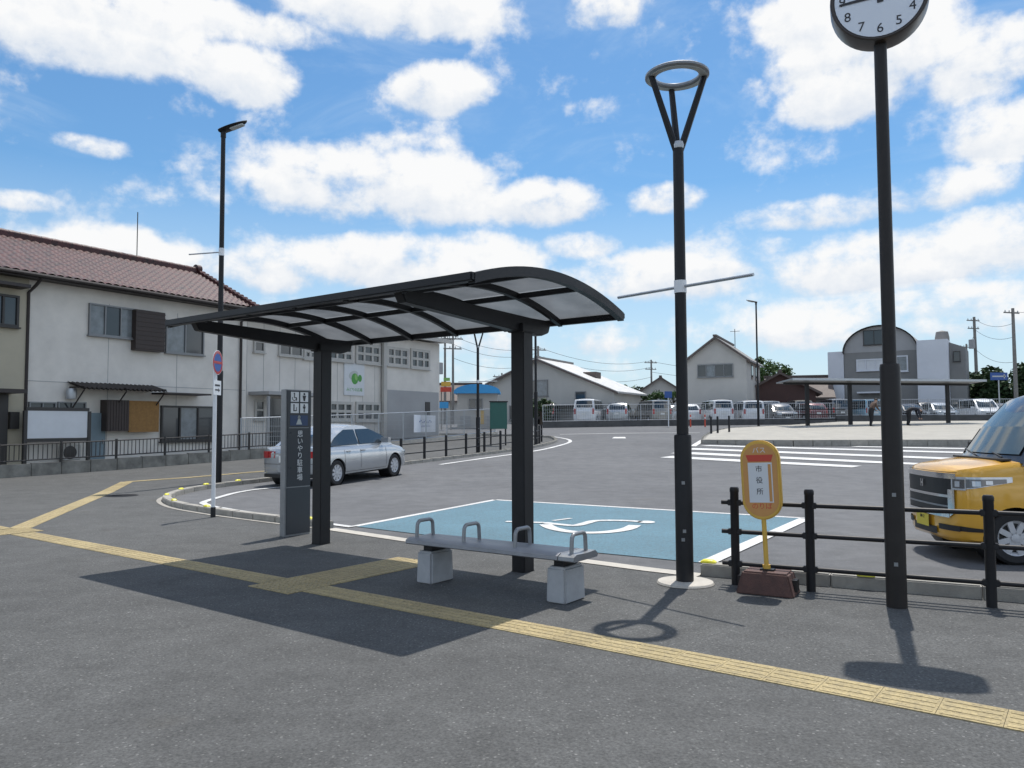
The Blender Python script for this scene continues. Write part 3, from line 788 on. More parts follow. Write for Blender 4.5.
m = MB().prism([tl((-.10, -.035, SZ + .165)), tl((.10, -.035, SZ + .165)), tl((.12, -.035, SZ + .225)), tl((-.12, -.035, SZ + .225))], (0, -1, 0), .001); m.build('header_panel', 'sign_red', bs)
m = MB().prism([tl((-.105, -.035, SZ - .20)), tl((.105, -.035, SZ - .20)), tl((.105, -.035, SZ + .155)), tl((-.105, -.035, SZ + .155))], (0, -1, 0), .001); m.build('timetable', 'board_white', bs)
m = MB().prism([tl((.07, -.0365, SZ - .19)), tl((.095, -.0365, SZ - .19)), tl((.095, -.0365, SZ + .14)), tl((.07, -.0365, SZ + .14))], (0, -1, 0), .001); m.build('timetable_strip', 'sign_orange', bs)
X90 = Matrix.Rotation(R(90), 3, 'X')
TI3 = TI.to_3x3()
for i, ch in enumerate('市役所'):
    text_on('character', ch, .062, 'black_ink', bs, tl((-.01, -.0365, SZ + .095 - i * .10)), TI3 @ X90)
text_on('header_lettering', 'バス', .06, 'board_white', bs, tl((0, -.0345, SZ + .262)), TI3 @ X90)
text_on('footer_lettering', 'のりば', .06, 'sign_red', bs, tl((0, -.0345, SZ - .235)), TI3 @ X90)

# ------------------------------------------------------------------ parking totem
T0 = G(285, 537.5); TR = R(54)
to = thing('information_totem', 'dark slab totem sign with four white pictograms and vertical white lettering', 'sign', (T0.x + .21 * math.cos(TR), T0.y + .21 * math.sin(TR), 0), TR)
m = MB().box((0, .06, 1.0), (.425, .115, 2.0)); m.build('case', 'grey_steel', to, bevel=.006)
m = MB().box((.006, .0, 1.33), (.40, .012, 1.31)); m.build('face_panel', 'totem_face', to)
m = MB().box((.006, .0, .345), (.40, .012, .63)); m.build('lower_panel', 'totem_lower', to)
YF = -.0068
def tbox(n, x, z, w, h, mt, y=YF, t=.0016): return MB().box((x, y, z), (w, t, h)).build(n, mt, to)
for i, (x, z) in enumerate(((-.075, 1.90), (.085, 1.90), (-.075, 1.745), (.085, 1.745))):
    tbox('pictogram_tile', x, z, .135, .135, 'white_paint')
    m = MB()
    y2 = YF - .0012
    if i == 0:
        m.lathe([(0, 0), (.012, 0)], 12, (x - .01, y2, z + .045), 'Y'); m.box((x - .008, y2, z + .01), (.014, .001, .05)); m.box((x + .012, y2, z - .012), (.04, .001, .012)); m.box((x + .03, y2, z - .035), (.012, .001, .04))
        m.prism([(x - .01 + .036 * math.cos(R(a)), y2, z - .02 + .036 * math.sin(R(a))) for a in range(150, 361, 15)] + [(x - .01 + .026 * math.cos(R(a)), y2, z - .02 + .026 * math.sin(R(a))) for a in range(360, 149, -15)], (0, -1, 0), .001)
    elif i == 1:
        m.lathe([(0, 0), (.016, 0)], 12, (x, y2, z + .042), 'Y'); m.prism([(x - .03, y2, z + .02), (x - .012, y2, z - .055), (x + .012, y2, z - .055), (x + .03, y2, z + .02)], (0, -1, 0), .001)
    elif i == 2:
        m.lathe([(0, 0), (.013, 0)], 12, (x - .015, y2, z + .042), 'Y'); m.box((x - .015, y2, z), (.018, .001, .06)); m.box((x, y2, z - .035), (.05, .001, .014)); m.box((x + .03, y2, z - .012), (.01, .001, .05))
    else:
        m.lathe([(0, 0), (.014, 0)], 12, (x, y2, z + .042), 'Y'); m.box((x, y2, z + .012), (.045, .001, .03)); m.box((x, y2, z - .03), (.02, .001, .055))
    m.build('pictogram', 'black_ink', to)
tbox('emblem_panel', 0, 1.575, .30, .14, 'emblem_blue')
m = MB().prism([(-.05, YF - .0015, 1.52), (.05, YF - .0015, 1.52), (.018, YF - .0015, 1.595), (-.018, YF - .0015, 1.595)], (0, -1, 0), .001); m.lathe([(0, 0), (.025, 0)], 14, (0, YF - .0015, 1.62), 'Y'); m.build('emblem', 'pale_grey', to)
m = MB(); m.box((-.0, YF - .001, 1.475), (.34, .0012, .008)); m.build('divider', 'grey_steel', to)
for i, ch in enumerate('思いやり駐車場'):
    text_on('character', ch, .098, 'white_paint', to, (.02, YF - .001, 1.385 - i * .099), X90, .0008)

# ------------------------------------------------------------------ no-parking sign post
NP = G(213, 517.5)
ns = thing('traffic_sign', 'round blue and red no-parking sign on a white post with a black foot', 'road sign', (NP.x, NP.y, 0), R(88))
MB().tube([(0, 0, .16), (0, 0, 2.72)], .032, 14).build('post', 'white_paint', ns)
MB().tube([(0, 0, 0), (0, 0, .17)], .040, 14).build('foot_sleeve', 'black_rubber', ns)
dz_ = 2.56; dr = .205
MB().lathe([(0, -.036), (dr, -.036), (dr, -.040), (0, -.040)], 36, (0, 0, dz_), 'Y').build('sign_disc', 'white_paint', ns)
m = MB(); rows = [[((r) * math.cos(2 * PI * k / 36), y, dz_ + r * math.sin(2 * PI * k / 36)) for r, y in ((dr - .008, -.0405), (dr - .008, -.0425), (dr * .74, -.0425), (dr * .74, -.0405))] for k in range(37)]
m.grid(rows, True); m.box((0, -.0428, dz_), (.30, .001, .045), 0, None)
m.build('red_ring', 'lamp_red', ns)
MB().lathe([(0, -.0408), (dr * .74, -.0408), (dr * .74, -.0415), (0, -.0415)], 36, (0, 0, dz_), 'Y').build('blue_disc', 'sign_blue', ns)
pl = MB().box((0, -.038, 2.14), (.30, .004, .24)).build('plate', 'white_paint', ns)
m = MB().box((0, -.0415, 2.18), (.2, .001, .03)); m.prism([(-.09, -.041, 2.09), (.04, -.041, 2.09), (.04, -.041, 2.065), (.10, -.041, 2.1), (.04, -.041, 2.135), (.04, -.041, 2.115), (-.09, -.041, 2.115)], (0, -1, 0), .001); m.build('plate_marks', 'black_ink', pl)

# ------------------------------------------------------------------ tall road lamps
ST = G(218, 482.5)
st = thing('street_lamp', 'tall dark street lamp with a flat head beside the no-parking sign', 'street lamp', (ST.x, ST.y, ST.z), R(-14))
MB().lathe([(.088, 0), (.088, 2.9), (.070, 2.92)], 18).build('base_sleeve', 'dark_metal', st)
MB().lathe([(.069, 2.9), (.058, 9.22)], 16).build('pole', 'dark_metal', st)
MB().lathe([(.072, 5.95), (.072, 6.15)], 16).build('clamp_band', 'white_paint', st)
MB().tube([(0, 0, 6.05), (-.95, -.05, 6.03)], .018, 8).build('banner_rod', 'galvanised', st)
m = MB(); rows = []
for i in range(11):
    t = i / 10; x = -.08 + .78 * t; w = .17 * (math.sin(PI * min(1, .22 + t * .78)) ** .6) + .01; z = 9.30 + .20 * t
    h_ = .055 * (1 - .55 * t)
    rows.append([(x, -w, z), (x, -w * .6, z + h_), (x, w * .6, z + h_), (x, w, z), (x, w * .7, z - h_ * .7), (x, -w * .7, z - h_ * .7)])
m.grid(rows, True); m.add(rows[0], [tuple(range(6))]); m.add(rows[-1], [tuple(range(5, -1, -1))]); m.tube([(0, 0, 9.13), (0, 0, 9.30)], .07, 14)
hd = m.build('lamp_head', 'dark_metal', st, ang=50)
MB().prism([(.24, -.08, 9.315), (.60, -.07, 9.405), (.60, .07, 9.405), (.24, .08, 9.315)], (0, 0, 1), .03).build('diffuser', 'pale_grey', hd)
f = onG(757, 54)
far = another(st, (f.x + .1, f.y, f.z - .05), R(170), 'tall thin far street lamp rising in front of the pale gabled house', None, (.93, .93, .93))
for c in [c for c in C.objects if c.parent == far and c.name.split('.')[0] in ('banner_rod', 'clamp_band')]: bpy.data.objects.remove(c)
f = onG(536, 36)
pp = thing('lamp_post', 'plain dark pole just behind the nearer shelter post', 'pole', (f.x, f.y, f.z))
MB().lathe([(.085, 0), (.085, 2.4), (.06, 2.42)], 14).build('base_sleeve', 'dark_metal', pp)
MB().lathe([(.06, 2.4), (.05, 6.6)], 12).build('pole', 'dark_metal', pp)

# ------------------------------------------------------------------ kerb reflectors
def reflector(name_, p, rz, z, label):
    m = MB(); rows = []
    for (sx, sy, zz) in ((1, 1, 0), (1, 1, .012), (.72, .7, .030), (.5, .4, .034)):
        rows.append([(x * .075 * sx, y * .045 * sy, zz) for x, y in ((-1,-.6),(-.6,-1),(.6,-1),(1,-.6),(1,.6),(.6,1),(-.6,1),(-1,.6))])
    m.grid(rows, True); m.add(rows[-1], [tuple(range(8))])
    o = m.build('kerb_reflector', 'reflector_yellow'); o.location = (p.x, p.y, z); o.rotation_euler = (0, 0, rz)
    tag(o, label, 'reflector', 'yellow reflectors along the kerb')
def along(path, q):
    best = min(range(len(path) - 1), key=lambda i: (Vector(path[i]) - Vector(q)).length)
    a, b = Vector(path[best]), Vector(path[best + 1]); t = (b - a).normalized()
    return a + t * ((Vector(q) - a).dot(t)), math.atan2(t.y, t.x)
for (px, py), lb in (((715, 571), 'yellow reflector on the kerb just beside the ring street lamp'), ((869, 579), 'yellow reflector on the kerb behind the middle railing span near the clock pole')):
    p, a = along(kerb_right, G(px, py)[:2]); n = Vector((-math.sin(a), math.cos(a))) * (.085 if px < 800 else .03)
    reflector('kerb_reflector', p + n, a, .125, lb)
for (px, py), lb in (((311, 525.8), 'yellow kerb reflector between the totem and the far shelter post'), ((207, 512.7), 'yellow kerb reflector next to the foot of the no-parking sign'),
                     ((175, 506), 'yellow kerb reflector on the near side of the rounded kerb tip'), ((167, 500), 'yellow kerb reflector at the very tip of the rounded kerb'),
                     ((182, 494), 'yellow kerb reflector just past the tip on the far side of the kerb'), ((206, 489), 'yellow kerb reflector beside the tall street lamp base'),
                     ((238, 485), 'yellow kerb reflector on the far kerb between street lamp and silver car')):
    p, a = along(kerb_left, G(px, py)[:2]); reflector('kerb_reflector', p, a, tz(p.y) + .105, lb)

# ------------------------------------------------------------------ bollard fence along the far kerb
bp_px = [(413,463.6),(479,455.5),(513,451),(543,446),(551,441.5)]
bpath = [p + Vector((-.42, .12)) for p in [Vector(q) for q in spline(pxs(bp_px), 6)]]
bpts = resample(bpath, 1.25)
bf = thing('bollard_fence', 'row of short black posts joined by rails along the far curving kerb', 'fence', (bpts[0].x, bpts[0].y, 0))
o0 = Vector((bpts[0].x, bpts[0].y, 0))
for p in bpts[:-1]:
    q = Vector((p.x, p.y, tz(p.y))) - o0
    MB().lathe([(.048, -.05), (.048, .80), (.04, .83), (0, .835)], 10, q).build('post', 'dark_metal', bf)
for a, b in zip(bpts[:-1], bpts[1:-1]):
    for z in (.30, .62):
        MB().tube([Vector((a.x, a.y, tz(a.y) + z)) - o0, Vector((b.x, b.y, tz(b.y) + z)) - o0], .02, 6).build('rail', 'dark_metal', bf)
# ------------------------------------------------------------------ cars
def lerp_tab(tab, x):
    if x <= tab[0][0]: return tab[0][1]
    for (a, za), (b, zb) in zip(tab, tab[1:]):
        if x <= b:
            t = (x - a) / (b - a); return za + (zb - za) * t
    return tab[-1][1]
def make_car(name, label, cat, S, group=None, detail=True):
    L, W, paint_ = S['L'], S['W'], S['paint']
    hl = L / 2
    def plan(x):
        c = S.get('cf', .55) if x > 0 else S.get('cr', .4); p = S.get('pw', 2.8)
        e = max(0, min(1, (abs(x) - (hl - c)) / c)); return max(.03, W / 2 * (1 - e ** p) ** (1 / p))
    def xfront(y):
        c = S.get('cf', .55); p = S.get('pw', 2.8); return hl - c + c * (max(0, 1 - (abs(y) / (W / 2)) ** p)) ** (1 / p)
    def xrear(y):
        c = S.get('cr', .4); p = S.get('pw', 2.8); return -(hl - c + c * (max(0, 1 - (abs(y) / (W / 2)) ** p)) ** (1 / p))
    top = S['top']; bot = S['bot']
    def sec(x):
        zt, zb, w = lerp_tab(top, x), lerp_tab(bot, x), plan(x); h = zt - zb
        return [(0, zb), (.82 * w, zb), (.955 * w, zb + .05), (.99 * w, zb + .2 * h), (w, zb + .42 * h), (.995 * w, zb + .62 * h), (.985 * w, zb + .70 * h), (.955 * w, zt - .07), (.90 * w, zt - .02), (.62 * w, zt + .005), (0, zt + .012)]
    def yside(x, z):
        s = sec(x)[2:9]
        for (ya, za), (yb, zb) in zip(s, s[1:]):
            if za <= z <= zb: return ya + (yb - ya) * (z - za) / max(1e-6, zb - za)
        return s[-1][0]
    root = thing(name, label, cat, (0, 0, 0), 0, group)
    xs = [-hl + .004, -hl + .02, -hl + .06, -hl + .13, -hl + .22, -hl + .34, -hl + .5] 
    n = 22; a0, a1 = -hl + .66, hl - .66
    xs += [a0 + (a1 - a0) * i / n for i in range(n + 1)] + [hl - .5, hl - .34, hl - .22, hl - .13, hl - .06, hl - .02, hl - .004]
    rows = []
    for x in xs:
        h = sec(x); rows.append([(x, y, z) for y, z in h] + [(x, -y, z) for y, z in h[-2:0:-1]])
    m = MB(); m.grid(rows, True); m.add(rows[0], [tuple(range(len(rows[0])))]); m.add(rows[-1], [tuple(range(len(rows[0])))])
    body = m.build('body', paint_, root, ang=50)
    # wheel openings
    r = S['r']; wxs = S['wheels']
    cutm = MB()
    for wx in wxs:
        for s in (-1, 1): cutm.lathe([(r + .045, s * (W / 2 - .34)), (r + .045, s * (W / 2 + .2))], 30, (wx, 0, r), 'Y')
    cu = cutm.build('cutter', 'car_black')
    md = body.modifiers.new('b', 'BOOLEAN'); md.object = cu; md.operation = 'DIFFERENCE'; md.solver = 'EXACT'
    bpy.context.view_layer.update()
    me = bpy.data.meshes.new_from_object(body.evaluated_get(bpy.context.evaluated_depsgraph_get()))
    body.modifiers.clear(); body.data = me; bpy.data.objects.remove(cu)
    me.materials.clear(); me.materials.append(MATS[paint_]); smooth_by_angle(me, 40)
    for wx in wxs:
        for s in (-1, 1):
            MB().lathe([(r + .042, s * (W / 2 - .03)), (r + .042, s * (W / 2 - .335)), (0, s * (W / 2 - .335))], 26, (wx, 0, r), 'Y', caps=False).build('wheel_arch', 'car_black', root, recalc=False)
            w_ = s * (W / 2 - .105)
            ty = MB().lathe([(r * .66, w_ - .085), (r * .90, w_ - .095), (r, w_ - .07), (r, w_ + .07), (r * .90, w_ + .095), (r * .66, w_ + .085)], 30, (wx, 0, r), 'Y', caps=False).build('wheel', 'tyre', root)
            rm = MB().lathe([(0, w_ + s * .02), (r * .5, w_ + s * .03), (r * .62, w_ + s * .07), (r * .68, w_ + s * .083)], 30, (wx, 0, r), 'Y', caps=False)
            ns_ = S.get('spokes', 7)
            for k in range(ns_):
                a = 2 * PI * k / ns_ + .3; rot = Matrix.Translation((wx, w_ + s * .058, r)) @ Matrix.Rotation(a, 4, 'Y')
                rm.box((0, 0, r * .36), (r * .20, .03, r * .56), 0, rot)
            rm.lathe([(0, w_ + s * .085), (r * .16, w_ + s * .08), (r * .17, w_ + s * .05)], 16, (wx, 0, r), 'Y')
            rm.build('rim', 'rim_silver', ty)
            MB().lathe([(r * .2, w_ + s * .04), (r * .6, w_ + s * .045)], 24, (wx, 0, r), 'Y', caps=False).build('rim_recess', 'car_black', ty, recalc=False) if S.get('dark_rim') else None
    # cabin
    (bx0, rx0, rx1, bx1), zbelt, H = S['cab'], S['belt'], S['H']
    wb, wr = W / 2 * S.get('wb', .955), W / 2 * S.get('wr', .78)
    z0 = zbelt - .06; zr = H - .05
    def ycab(z): return wb + (wr - wb) * max(0, min(1, (z - zbelt) / (zr - zbelt)))
    out = [(bx0, z0), (bx0 + (rx0 - bx0) * .5, zbelt + (zr - zbelt) * .52), (rx0 - .0, zr - .06), (rx0 + .16, zr), ((rx0 + rx1) / 2, zr + .03), (rx1 - .18, zr), (rx1, zr - .06), (bx1 - (bx1 - rx1) * .5, zbelt + (zr - zbelt) * .50), (bx1, z0)]
    def cx(x, z, s):   # glass bows slightly in plan
        k = .10 * (s * s)
        if x > (rx0 + rx1) / 2 + .2: return x - k * min(1, (x - (rx0 + rx1) / 2 - .2) / .5)
        if x < (rx0 + rx1) / 2 - .2: return x + k * .6 * min(1, ((rx0 + rx1) / 2 - .2 - x) / .5)
        return x
    rows = []
    NS = 12
    for i in range(NS + 1):
        s = -1 + 2 * i / NS
        rows.append([(cx(x, z, s), s * ycab(z), z + (.045 * (1 - s * s) if z > zr - .07 else 0)) for x, z in out])
    m = MB(); m.grid(rows, True); m.add(rows[0], [tuple(range(len(out)))]); m.add(rows[-1], [tuple(range(len(out)))])
    m.build('cabin', S.get('cab_paint', paint_), root, bevel=.035, ang=50)
    def glass(nm, xa, za, xb, zb, t0, t1, sw, off):
        rows = []
        for j in range(5):
            t = t0 + (t1 - t0) * j / 4; x = xa + (xb - xa) * t; z = za + (zb - za) * t
            rows.append([(cx(x, z, s) + off, s * ycab(z), z + .004) for s in [(-1 + 2 * i / 10) * sw for i in range(11)]])
        mm = MB(); mm.grid(rows); return mm.build(nm, S.get('glass', 'car_glass'), root, ang=60)
    # front and rear panes follow the two-part slope of the cabin
    mid_f = (bx1 - (bx1 - rx1) * .5, zbelt + (zr - zbelt) * .50); mid_r = (bx0 + (rx0 - bx0) * .5, zbelt + (zr - zbelt) * .52)
    glass('windscreen', mid_f[0], mid_f[1], bx1, z0, .0, .72, .86, .016); glass('windscreen', rx1, zr - .06, mid_f[0], mid_f[1], .08, 1.0, .86, .016)
    glass('rear_window', mid_r[0], mid_r[1], bx0, z0, .0, S.get('rw', .62), .80, -.016); glass('rear_window', rx0, zr - .06, mid_r[0], mid_r[1], .12, 1.0, .80, -.016)
    # side windows between the pillars
    pil = S['pillars']
    def edge_x(z, front):
        pts_ = [(bx1, z0), mid_f, (rx1, zr - .06)] if front else [(bx0, z0), mid_r, (rx0, zr - .06)]
        for (xa, za), (xb, zb) in zip(pts_, pts_[1:]):
            if za <= z <= zb: return xa + (xb - xa) * (z - za) / (zb - za)
        return pts_[-1][0]
    za, zb = zbelt + .03, zr - .075
    for s in (-1, 1):
        for i, (pa, pb) in enumerate(pil):
            rows = []
            for j in range(5):
                z = za + (zb - za) * j / 4
                xa = max(pa, edge_x(z, False) + .10); xb = min(pb, edge_x(z, True) - .09)
                if xb <= xa + .02: continue
                rows.append([(xa + (xb - xa) * k / 6, s * (ycab(z) + .007), z) for k in range(7)])
            if len(rows) < 2: continue
            mm = MB(); mm.grid(rows); mm.build('side_window', 'car_glass', root, ang=60)
        if detail:
            for x in S['seams']:
                mm = MB(); zs = [S['sill'] + (zbelt - .03 - S['sill']) * k / 8 for k in range(9)]
                mm.grid([[(x - .006, s * (yside(x, z) + .0025), z), (x + .006, s * (yside(x, z) + .0025), z)] for z in zs]); mm.build('door_seam', 'car_black', root)
            xa, xb = S['seams'][0], S['seams'][-1]
            mm = MB(); mm.grid([[(x, s * (yside(x, S['sill']) + .002), S['sill'] - .005), (x, s * (yside(x, S['sill']) + .002), S['sill'] + .006)] for x in [xa + (xb - xa) * k / 12 for k in range(13)]]); mm.build('sill_seam', 'car_black', root)
            for x in S['handles']:
                MB().box((x, s * (yside(x, S['hz']) + .012), S['hz']), (.17, .025, .032)).build('door_handle', paint_, root, bevel=.008)
        x = S['mirror']
        mm = MB().box((x, s * (wb + .13), zbelt + .09), (.13, .21, .14)); mm.box((x + .02, s * (wb + .02), zbelt + .05), (.05, .10, .05))
        mm.build('wing_mirror', S.get('mirror_paint', paint_), root)
    def front_panel(nm, y0, y1, lo, hi, off, mt, n_=10, rear=False, parent=None, thick=.0):
        rows = []
        for k in range(n_ + 1):
            y = y0 + (y1 - y0) * k / n_; t = k / n_
            xx = (xrear(y) - off) if rear else (xfront(y) + off)
            zl = lo(t) if callable(lo) else lo; zh = hi(t) if callable(hi) else hi
            rows.append([(xx - (0 if rear else .0), y, zl), (xx, y, (zl + zh) / 2), (xx, y, zh)])
        mm = MB(); mm.grid(rows); return mm.build(nm, mt, root if parent is None else parent, ang=60)
    S['extra'](root, front_panel, yside, xfront, xrear)
    return root

def wrap_side(root, nm, x0, x1, lo, hi, yside, mt, s, off=.006, n_=8):
    rows = []
    for k in range(n_ + 1):
        t = k / n_; x = x0 + (x1 - x0) * t
        zl, zh = lo(t), hi(t)
        rows.append([(x, s * (yside(x, zl) + off), zl), (x, s * (yside(x, (zl + zh) / 2) + off), (zl + zh) / 2), (x, s * (yside(x, zh) + off), zh)])
    mm = MB(); mm.grid(rows); return mm.build(nm, mt, root, ang=60)

# --- silver sedan
def sedan_extra(root, fp, yside, xf, xr):
    for s in (-1, 1):
        fp('tail_lamp', s * .50, s * .80, .70, .86, .010, 'lamp_red', 8, True)
        wrap_side(root, 'tail_lamp', -2.19, -1.92, lambda t: .70 + .07 * t, lambda t: .86 - .0 * t, yside, 'lamp_red', s)
        fp('headlight', s * .45, s * .78, .60, .70, .010, 'lamp_clear', 8)
        wrap_side(root, 'headlight', 1.72, 2.12, lambda t: .66 - .05 * t, lambda t: .70 - .0 * t, yside, 'lamp_clear', s)
    fp('grille', -.40, .40, .50, .64, .008, 'car_black'); fp('number_plate', -.165, .165, .40, .50, .014, 'plate_white')
    fp('number_plate', -.165, .165, .60, .76, .014, 'plate_white', 6, True); fp('chrome_strip', -.36, .36, .79, .815, .016, 'chrome', 6, True)
    fp('bumper_seam', -.80, .80, .555, .565, .006, 'car_black', 14, True); fp('lower_bumper', -.7, .7, .24, .32, .006, 'car_black', 14, True)
SED = dict(L=4.40, W=1.70, H=1.46, paint='paint_silver', belt=.93, cab=(-1.80, -.86, .36, 1.38), r=.305, wheels=(-1.33, 1.30), wb=.93, wr=.70, rw=.80, spokes=9,
           top=[(-2.2, .76), (-2.17, .92), (-2.05, .965), (-1.6, .97), (-.9, .955), (.4, .935), (1.3, .90), (1.65, .83), (1.95, .755), (2.12, .69), (2.2, .60)],
           bot=[(-2.2, .38), (-2.12, .26), (-1.8, .20), (1.8, .20), (2.1, .21), (2.2, .30)], cf=.60, cr=.5,
           pillars=[(-1.9, -.36), (-.30, 1.4)], seams=(-1.02, -.33, .86), handles=(-.86, -.22), hz=.80, sill=.30, mirror=.72, extra=sedan_extra)
sedan = make_car('parked_car', 'silver four-door sedan standing at the kerb behind the totem', 'car', SED)
sedan.scale = (1.06, 1.04, 1.02); sedan.location = (-4.62, 21.07, .055); sedan.rotation_euler = (0, R(-1.2), math.atan2(.93, .37))

# --- orange tall kei car
def kei_extra(root, fp, yside, xf, xr):
    for s in (-1, 1):
        fp('headlight', s * .56, s * .69, .78, .92, .012, 'lamp_clear', 10)
        wrap_side(root, 'headlight', 1.10, 1.62, lambda t: .87 - .09 * t, lambda t: .925 - .005 * t, yside, 'lamp_clear', s, .008, 10)
        fp('headlight_lens', s * .58, s * .685, .80, .895, .016, 'paint_grey', 8); wrap_side(root, 'headlight_lens', 1.16, 1.56, lambda t: .862 - .062 * t, lambda t: .902 - .004 * t, yside, 'paint_grey', s, .011, 8)
        for yy in (.63,): fp('projector', s * (yy - .022), s * (yy + .022), .815, .875, .019, 'lamp_clear', 3)
        wrap_side(root, 'projector', 1.42, 1.50, lambda t: .825, lambda t: .880, yside, 'lamp_clear', s, .014, 4); wrap_side(root, 'projector', 1.30, 1.37, lambda t: .845, lambda t: .885, yside, 'lamp_clear', s, .014, 4)
        fp('fog_slot', s * .34, s * .64, lambda t: .335, lambda t: .395, .010, 'car_black', 8)
        wrap_side(root, 'fog_slot', 1.30, 1.60, lambda t: .34, lambda t: .365 + .03 * t, yside, 'car_black', s, .008, 6)
        fp('tail_lamp', s * .60, s * .70, .75, 1.3, .012, 'lamp_red', 4, True)
        fp('chrome_frame', s * .52, s * .60, lambda t: .47 + .06 * t, lambda t: .78, .020, 'chrome', 4)
    gr = fp('grille', -.56, .56, .50, .91, .011, 'car_black', 16)
    fp('chrome_frame', -.62, .62, .895, .955, .022, 'chrome', 16); fp('grille_bar', -.55, .55, .69, .72, .020, 'chrome', 16); fp('grille_bar', -.54, .54, .585, .605, .018, 'grey_steel', 16)
    fp('chrome_frame', -.54, .54, .475, .52, .024, 'chrome', 16)
    m = MB(); x = xf(0) + .026
    m.box((x, -.022, .82), (.008, .016, .085)); m.box((x, .022, .82), (.008, .016, .085)); m.box((x, 0, .82), (.008, .04, .018)); m.build('badge', 'chrome', root)
    fp('number_plate', -.165, .165, .335, .47, .034, 'plate_yellow', 6)
    t = text_mesh('580 さ', .045, .001); t.transform(Matrix.Translation((xf(0) + .036, 0, .435)) @ Matrix.Rotation(R(90), 4, 'Z') @ Matrix.Rotation(R(90), 4, 'X')); link('plate_lettering', t, 'black_ink', root)
    fp('lower_intake', -.30, .30, .27, .35, .010, 'car_black', 10)
    fp('bonnet_seam', -.62, .62, .962, .968, .007, 'car_black', 16)
    # wipers and cowl
    m = MB().tube([(1.09, .5, 1.13), (.97, -.1, 1.20)], .008, 6); m.tube([(1.09, -.1, 1.13), (.98, -.58, 1.19)], .008, 6); m.build('wiper', 'car_black', root)
    MB().box((1.08, 0, 1.10), (.10, 1.15, .02)).build('cowl', 'car_black', root)
KEI = dict(L=3.40, W=1.475, H=1.86, paint='paint_orange', cab_paint='paint_black', belt=1.10, glass='clear_glass', cab=(-1.66, -1.60, .56, 1.10), r=.282, wheels=(-1.16, 1.08), wb=.965, wr=.86, rw=.5, spokes=8, dark_rim=True,
           top=[(-1.7, .90), (-1.68, 1.02), (-1.5, 1.10), (.9, 1.10), (1.10, 1.09), (1.40, 1.05), (1.57, 1.015), (1.65, .985), (1.70, .93)],
           bot=[(-1.7, .36), (-1.64, .24), (-1.4, .19), (1.4, .19), (1.64, .22), (1.7, .27)], cf=.36, cr=.2, pw=3.0,
           pillars=[(-1.7, -1.0), (-.93, -.05), (.02, .66), (.70, 1.2)], seams=(-.97, 0, .78), handles=(-.8, .15), hz=.93, sill=.28, mirror=.72, mirror_paint='paint_black', extra=kei_extra)
kei = make_car('parked_car', 'orange boxy small car with black roof and chrome grille behind the railing', 'car', KEI)
kei.location = (6.46, 8.9, 0.0); kei.rotation_euler = (0, 0, R(174))

# --- the cars on the far lot: one shape per kind, then copies
def box_extra(root, fp, yside, xf, xr):
    for s in (-1, 1):
        fp('tail_lamp', s * .62, s * .76, .75, 1.15, .012, 'lamp_red', 4, True); fp('headlight', s * .45, s * .74, .68, .84, .012, 'lamp_clear', 6)
    fp('grille', -.42, .42, .55, .70, .010, 'car_black', 8); fp('number_plate', -.165, .165, .38, .50, .02, 'plate_white', 6); fp('number_plate', -.165, .165, .70, .84, .02, 'plate_white', 6, True)
VAN = dict(L=4.6, W=1.69, H=1.86, paint='paint_white', belt=1.08, cab=(-2.26, -2.12, .95, 1.80), r=.31, wheels=(-1.4, 1.4), wb=.965, wr=.84, rw=.55,
           top=[(-2.3, .95), (-2.27, 1.05), (-2.0, 1.08), (1.4, 1.08), (1.9, 1.0), (2.2, .90), (2.3, .80)], bot=[(-2.3, .36), (-2.2, .25), (-1.9, .2), (2.0, .2), (2.2, .22), (2.3, .30)],
           cf=.4, cr=.25, pw=3, pillars=[(-2.2, -1.1), (-1.03, .05), (.12, 1.2)], seams=(-1.06, .08, 1.0), handles=(-.8, .3), hz=.95, sill=.3, mirror=1.15, extra=box_extra)
SUV = dict(L=4.3, W=1.74, H=1.62, paint='paint_silver', belt=1.0, cab=(-2.05, -1.55, .35, 1.2), r=.34, wheels=(-1.3, 1.32), wb=.95, wr=.76, rw=.6,
           top=[(-2.15, .9), (-2.1, 1.0), (-1.9, 1.02), (1.1, 1.0), (1.7, .93), (2.05, .82), (2.15, .7)], bot=[(-2.15, .4), (-2.05, .28), (-1.8, .24), (1.8, .24), (2.05, .26), (2.15, .34)],
           cf=.5, cr=.35, pillars=[(-2.0, -1.05), (-.98, -.05), (.02, 1.2)], seams=(-1.0, -.02, .85), handles=(-.75, .2), hz=.86, sill=.34, mirror=.8, extra=box_extra)
def far_car(proto, px, Y, rz, label, paint_=None, first=False):
    p = onG(px, Y)
    o = proto if first else copy_tree(proto)
    o.location = p; o.rotation_euler = (0, 0, R(rz)); o['label'] = label
    q_ = (px * 7 + 3) % 10 / 10; o.scale = (.86 + .18 * q_, .95 + .06 * (1 - q_), .90 + .13 * ((px * 3) % 7) / 7)
    if paint_:
        for c in [c for c in C.objects if c.parent == o and c.name.split('.')[0] in ('body', 'cabin', 'wing_mirror', 'door_handle')]:
            c.data = c.data.copy(); c.data.materials[0] = MATS[paint_]
    return o
grp = 'cars parked beyond the far fence'
van = make_car('parked_car', 'x', 'van', VAN, grp); suv = make_car('parked_car', 'x', 'car', SUV, grp)
far_car(van, 590, 59, 72, 'white boxy van parked next to the silver estate car below the barn-like roof', None, True)
far_car(suv, 620, 60, 75, 'silver estate car parked between the white van and the dark beige van', None, True)
far_car(van, 652, 60, 100, 'beige-grey van parked under the small far house and hedge', 'paint_beige')
far_car(suv, 684, 61, 95, 'white hatchback half hidden behind the ring lamp pole', 'paint_white')
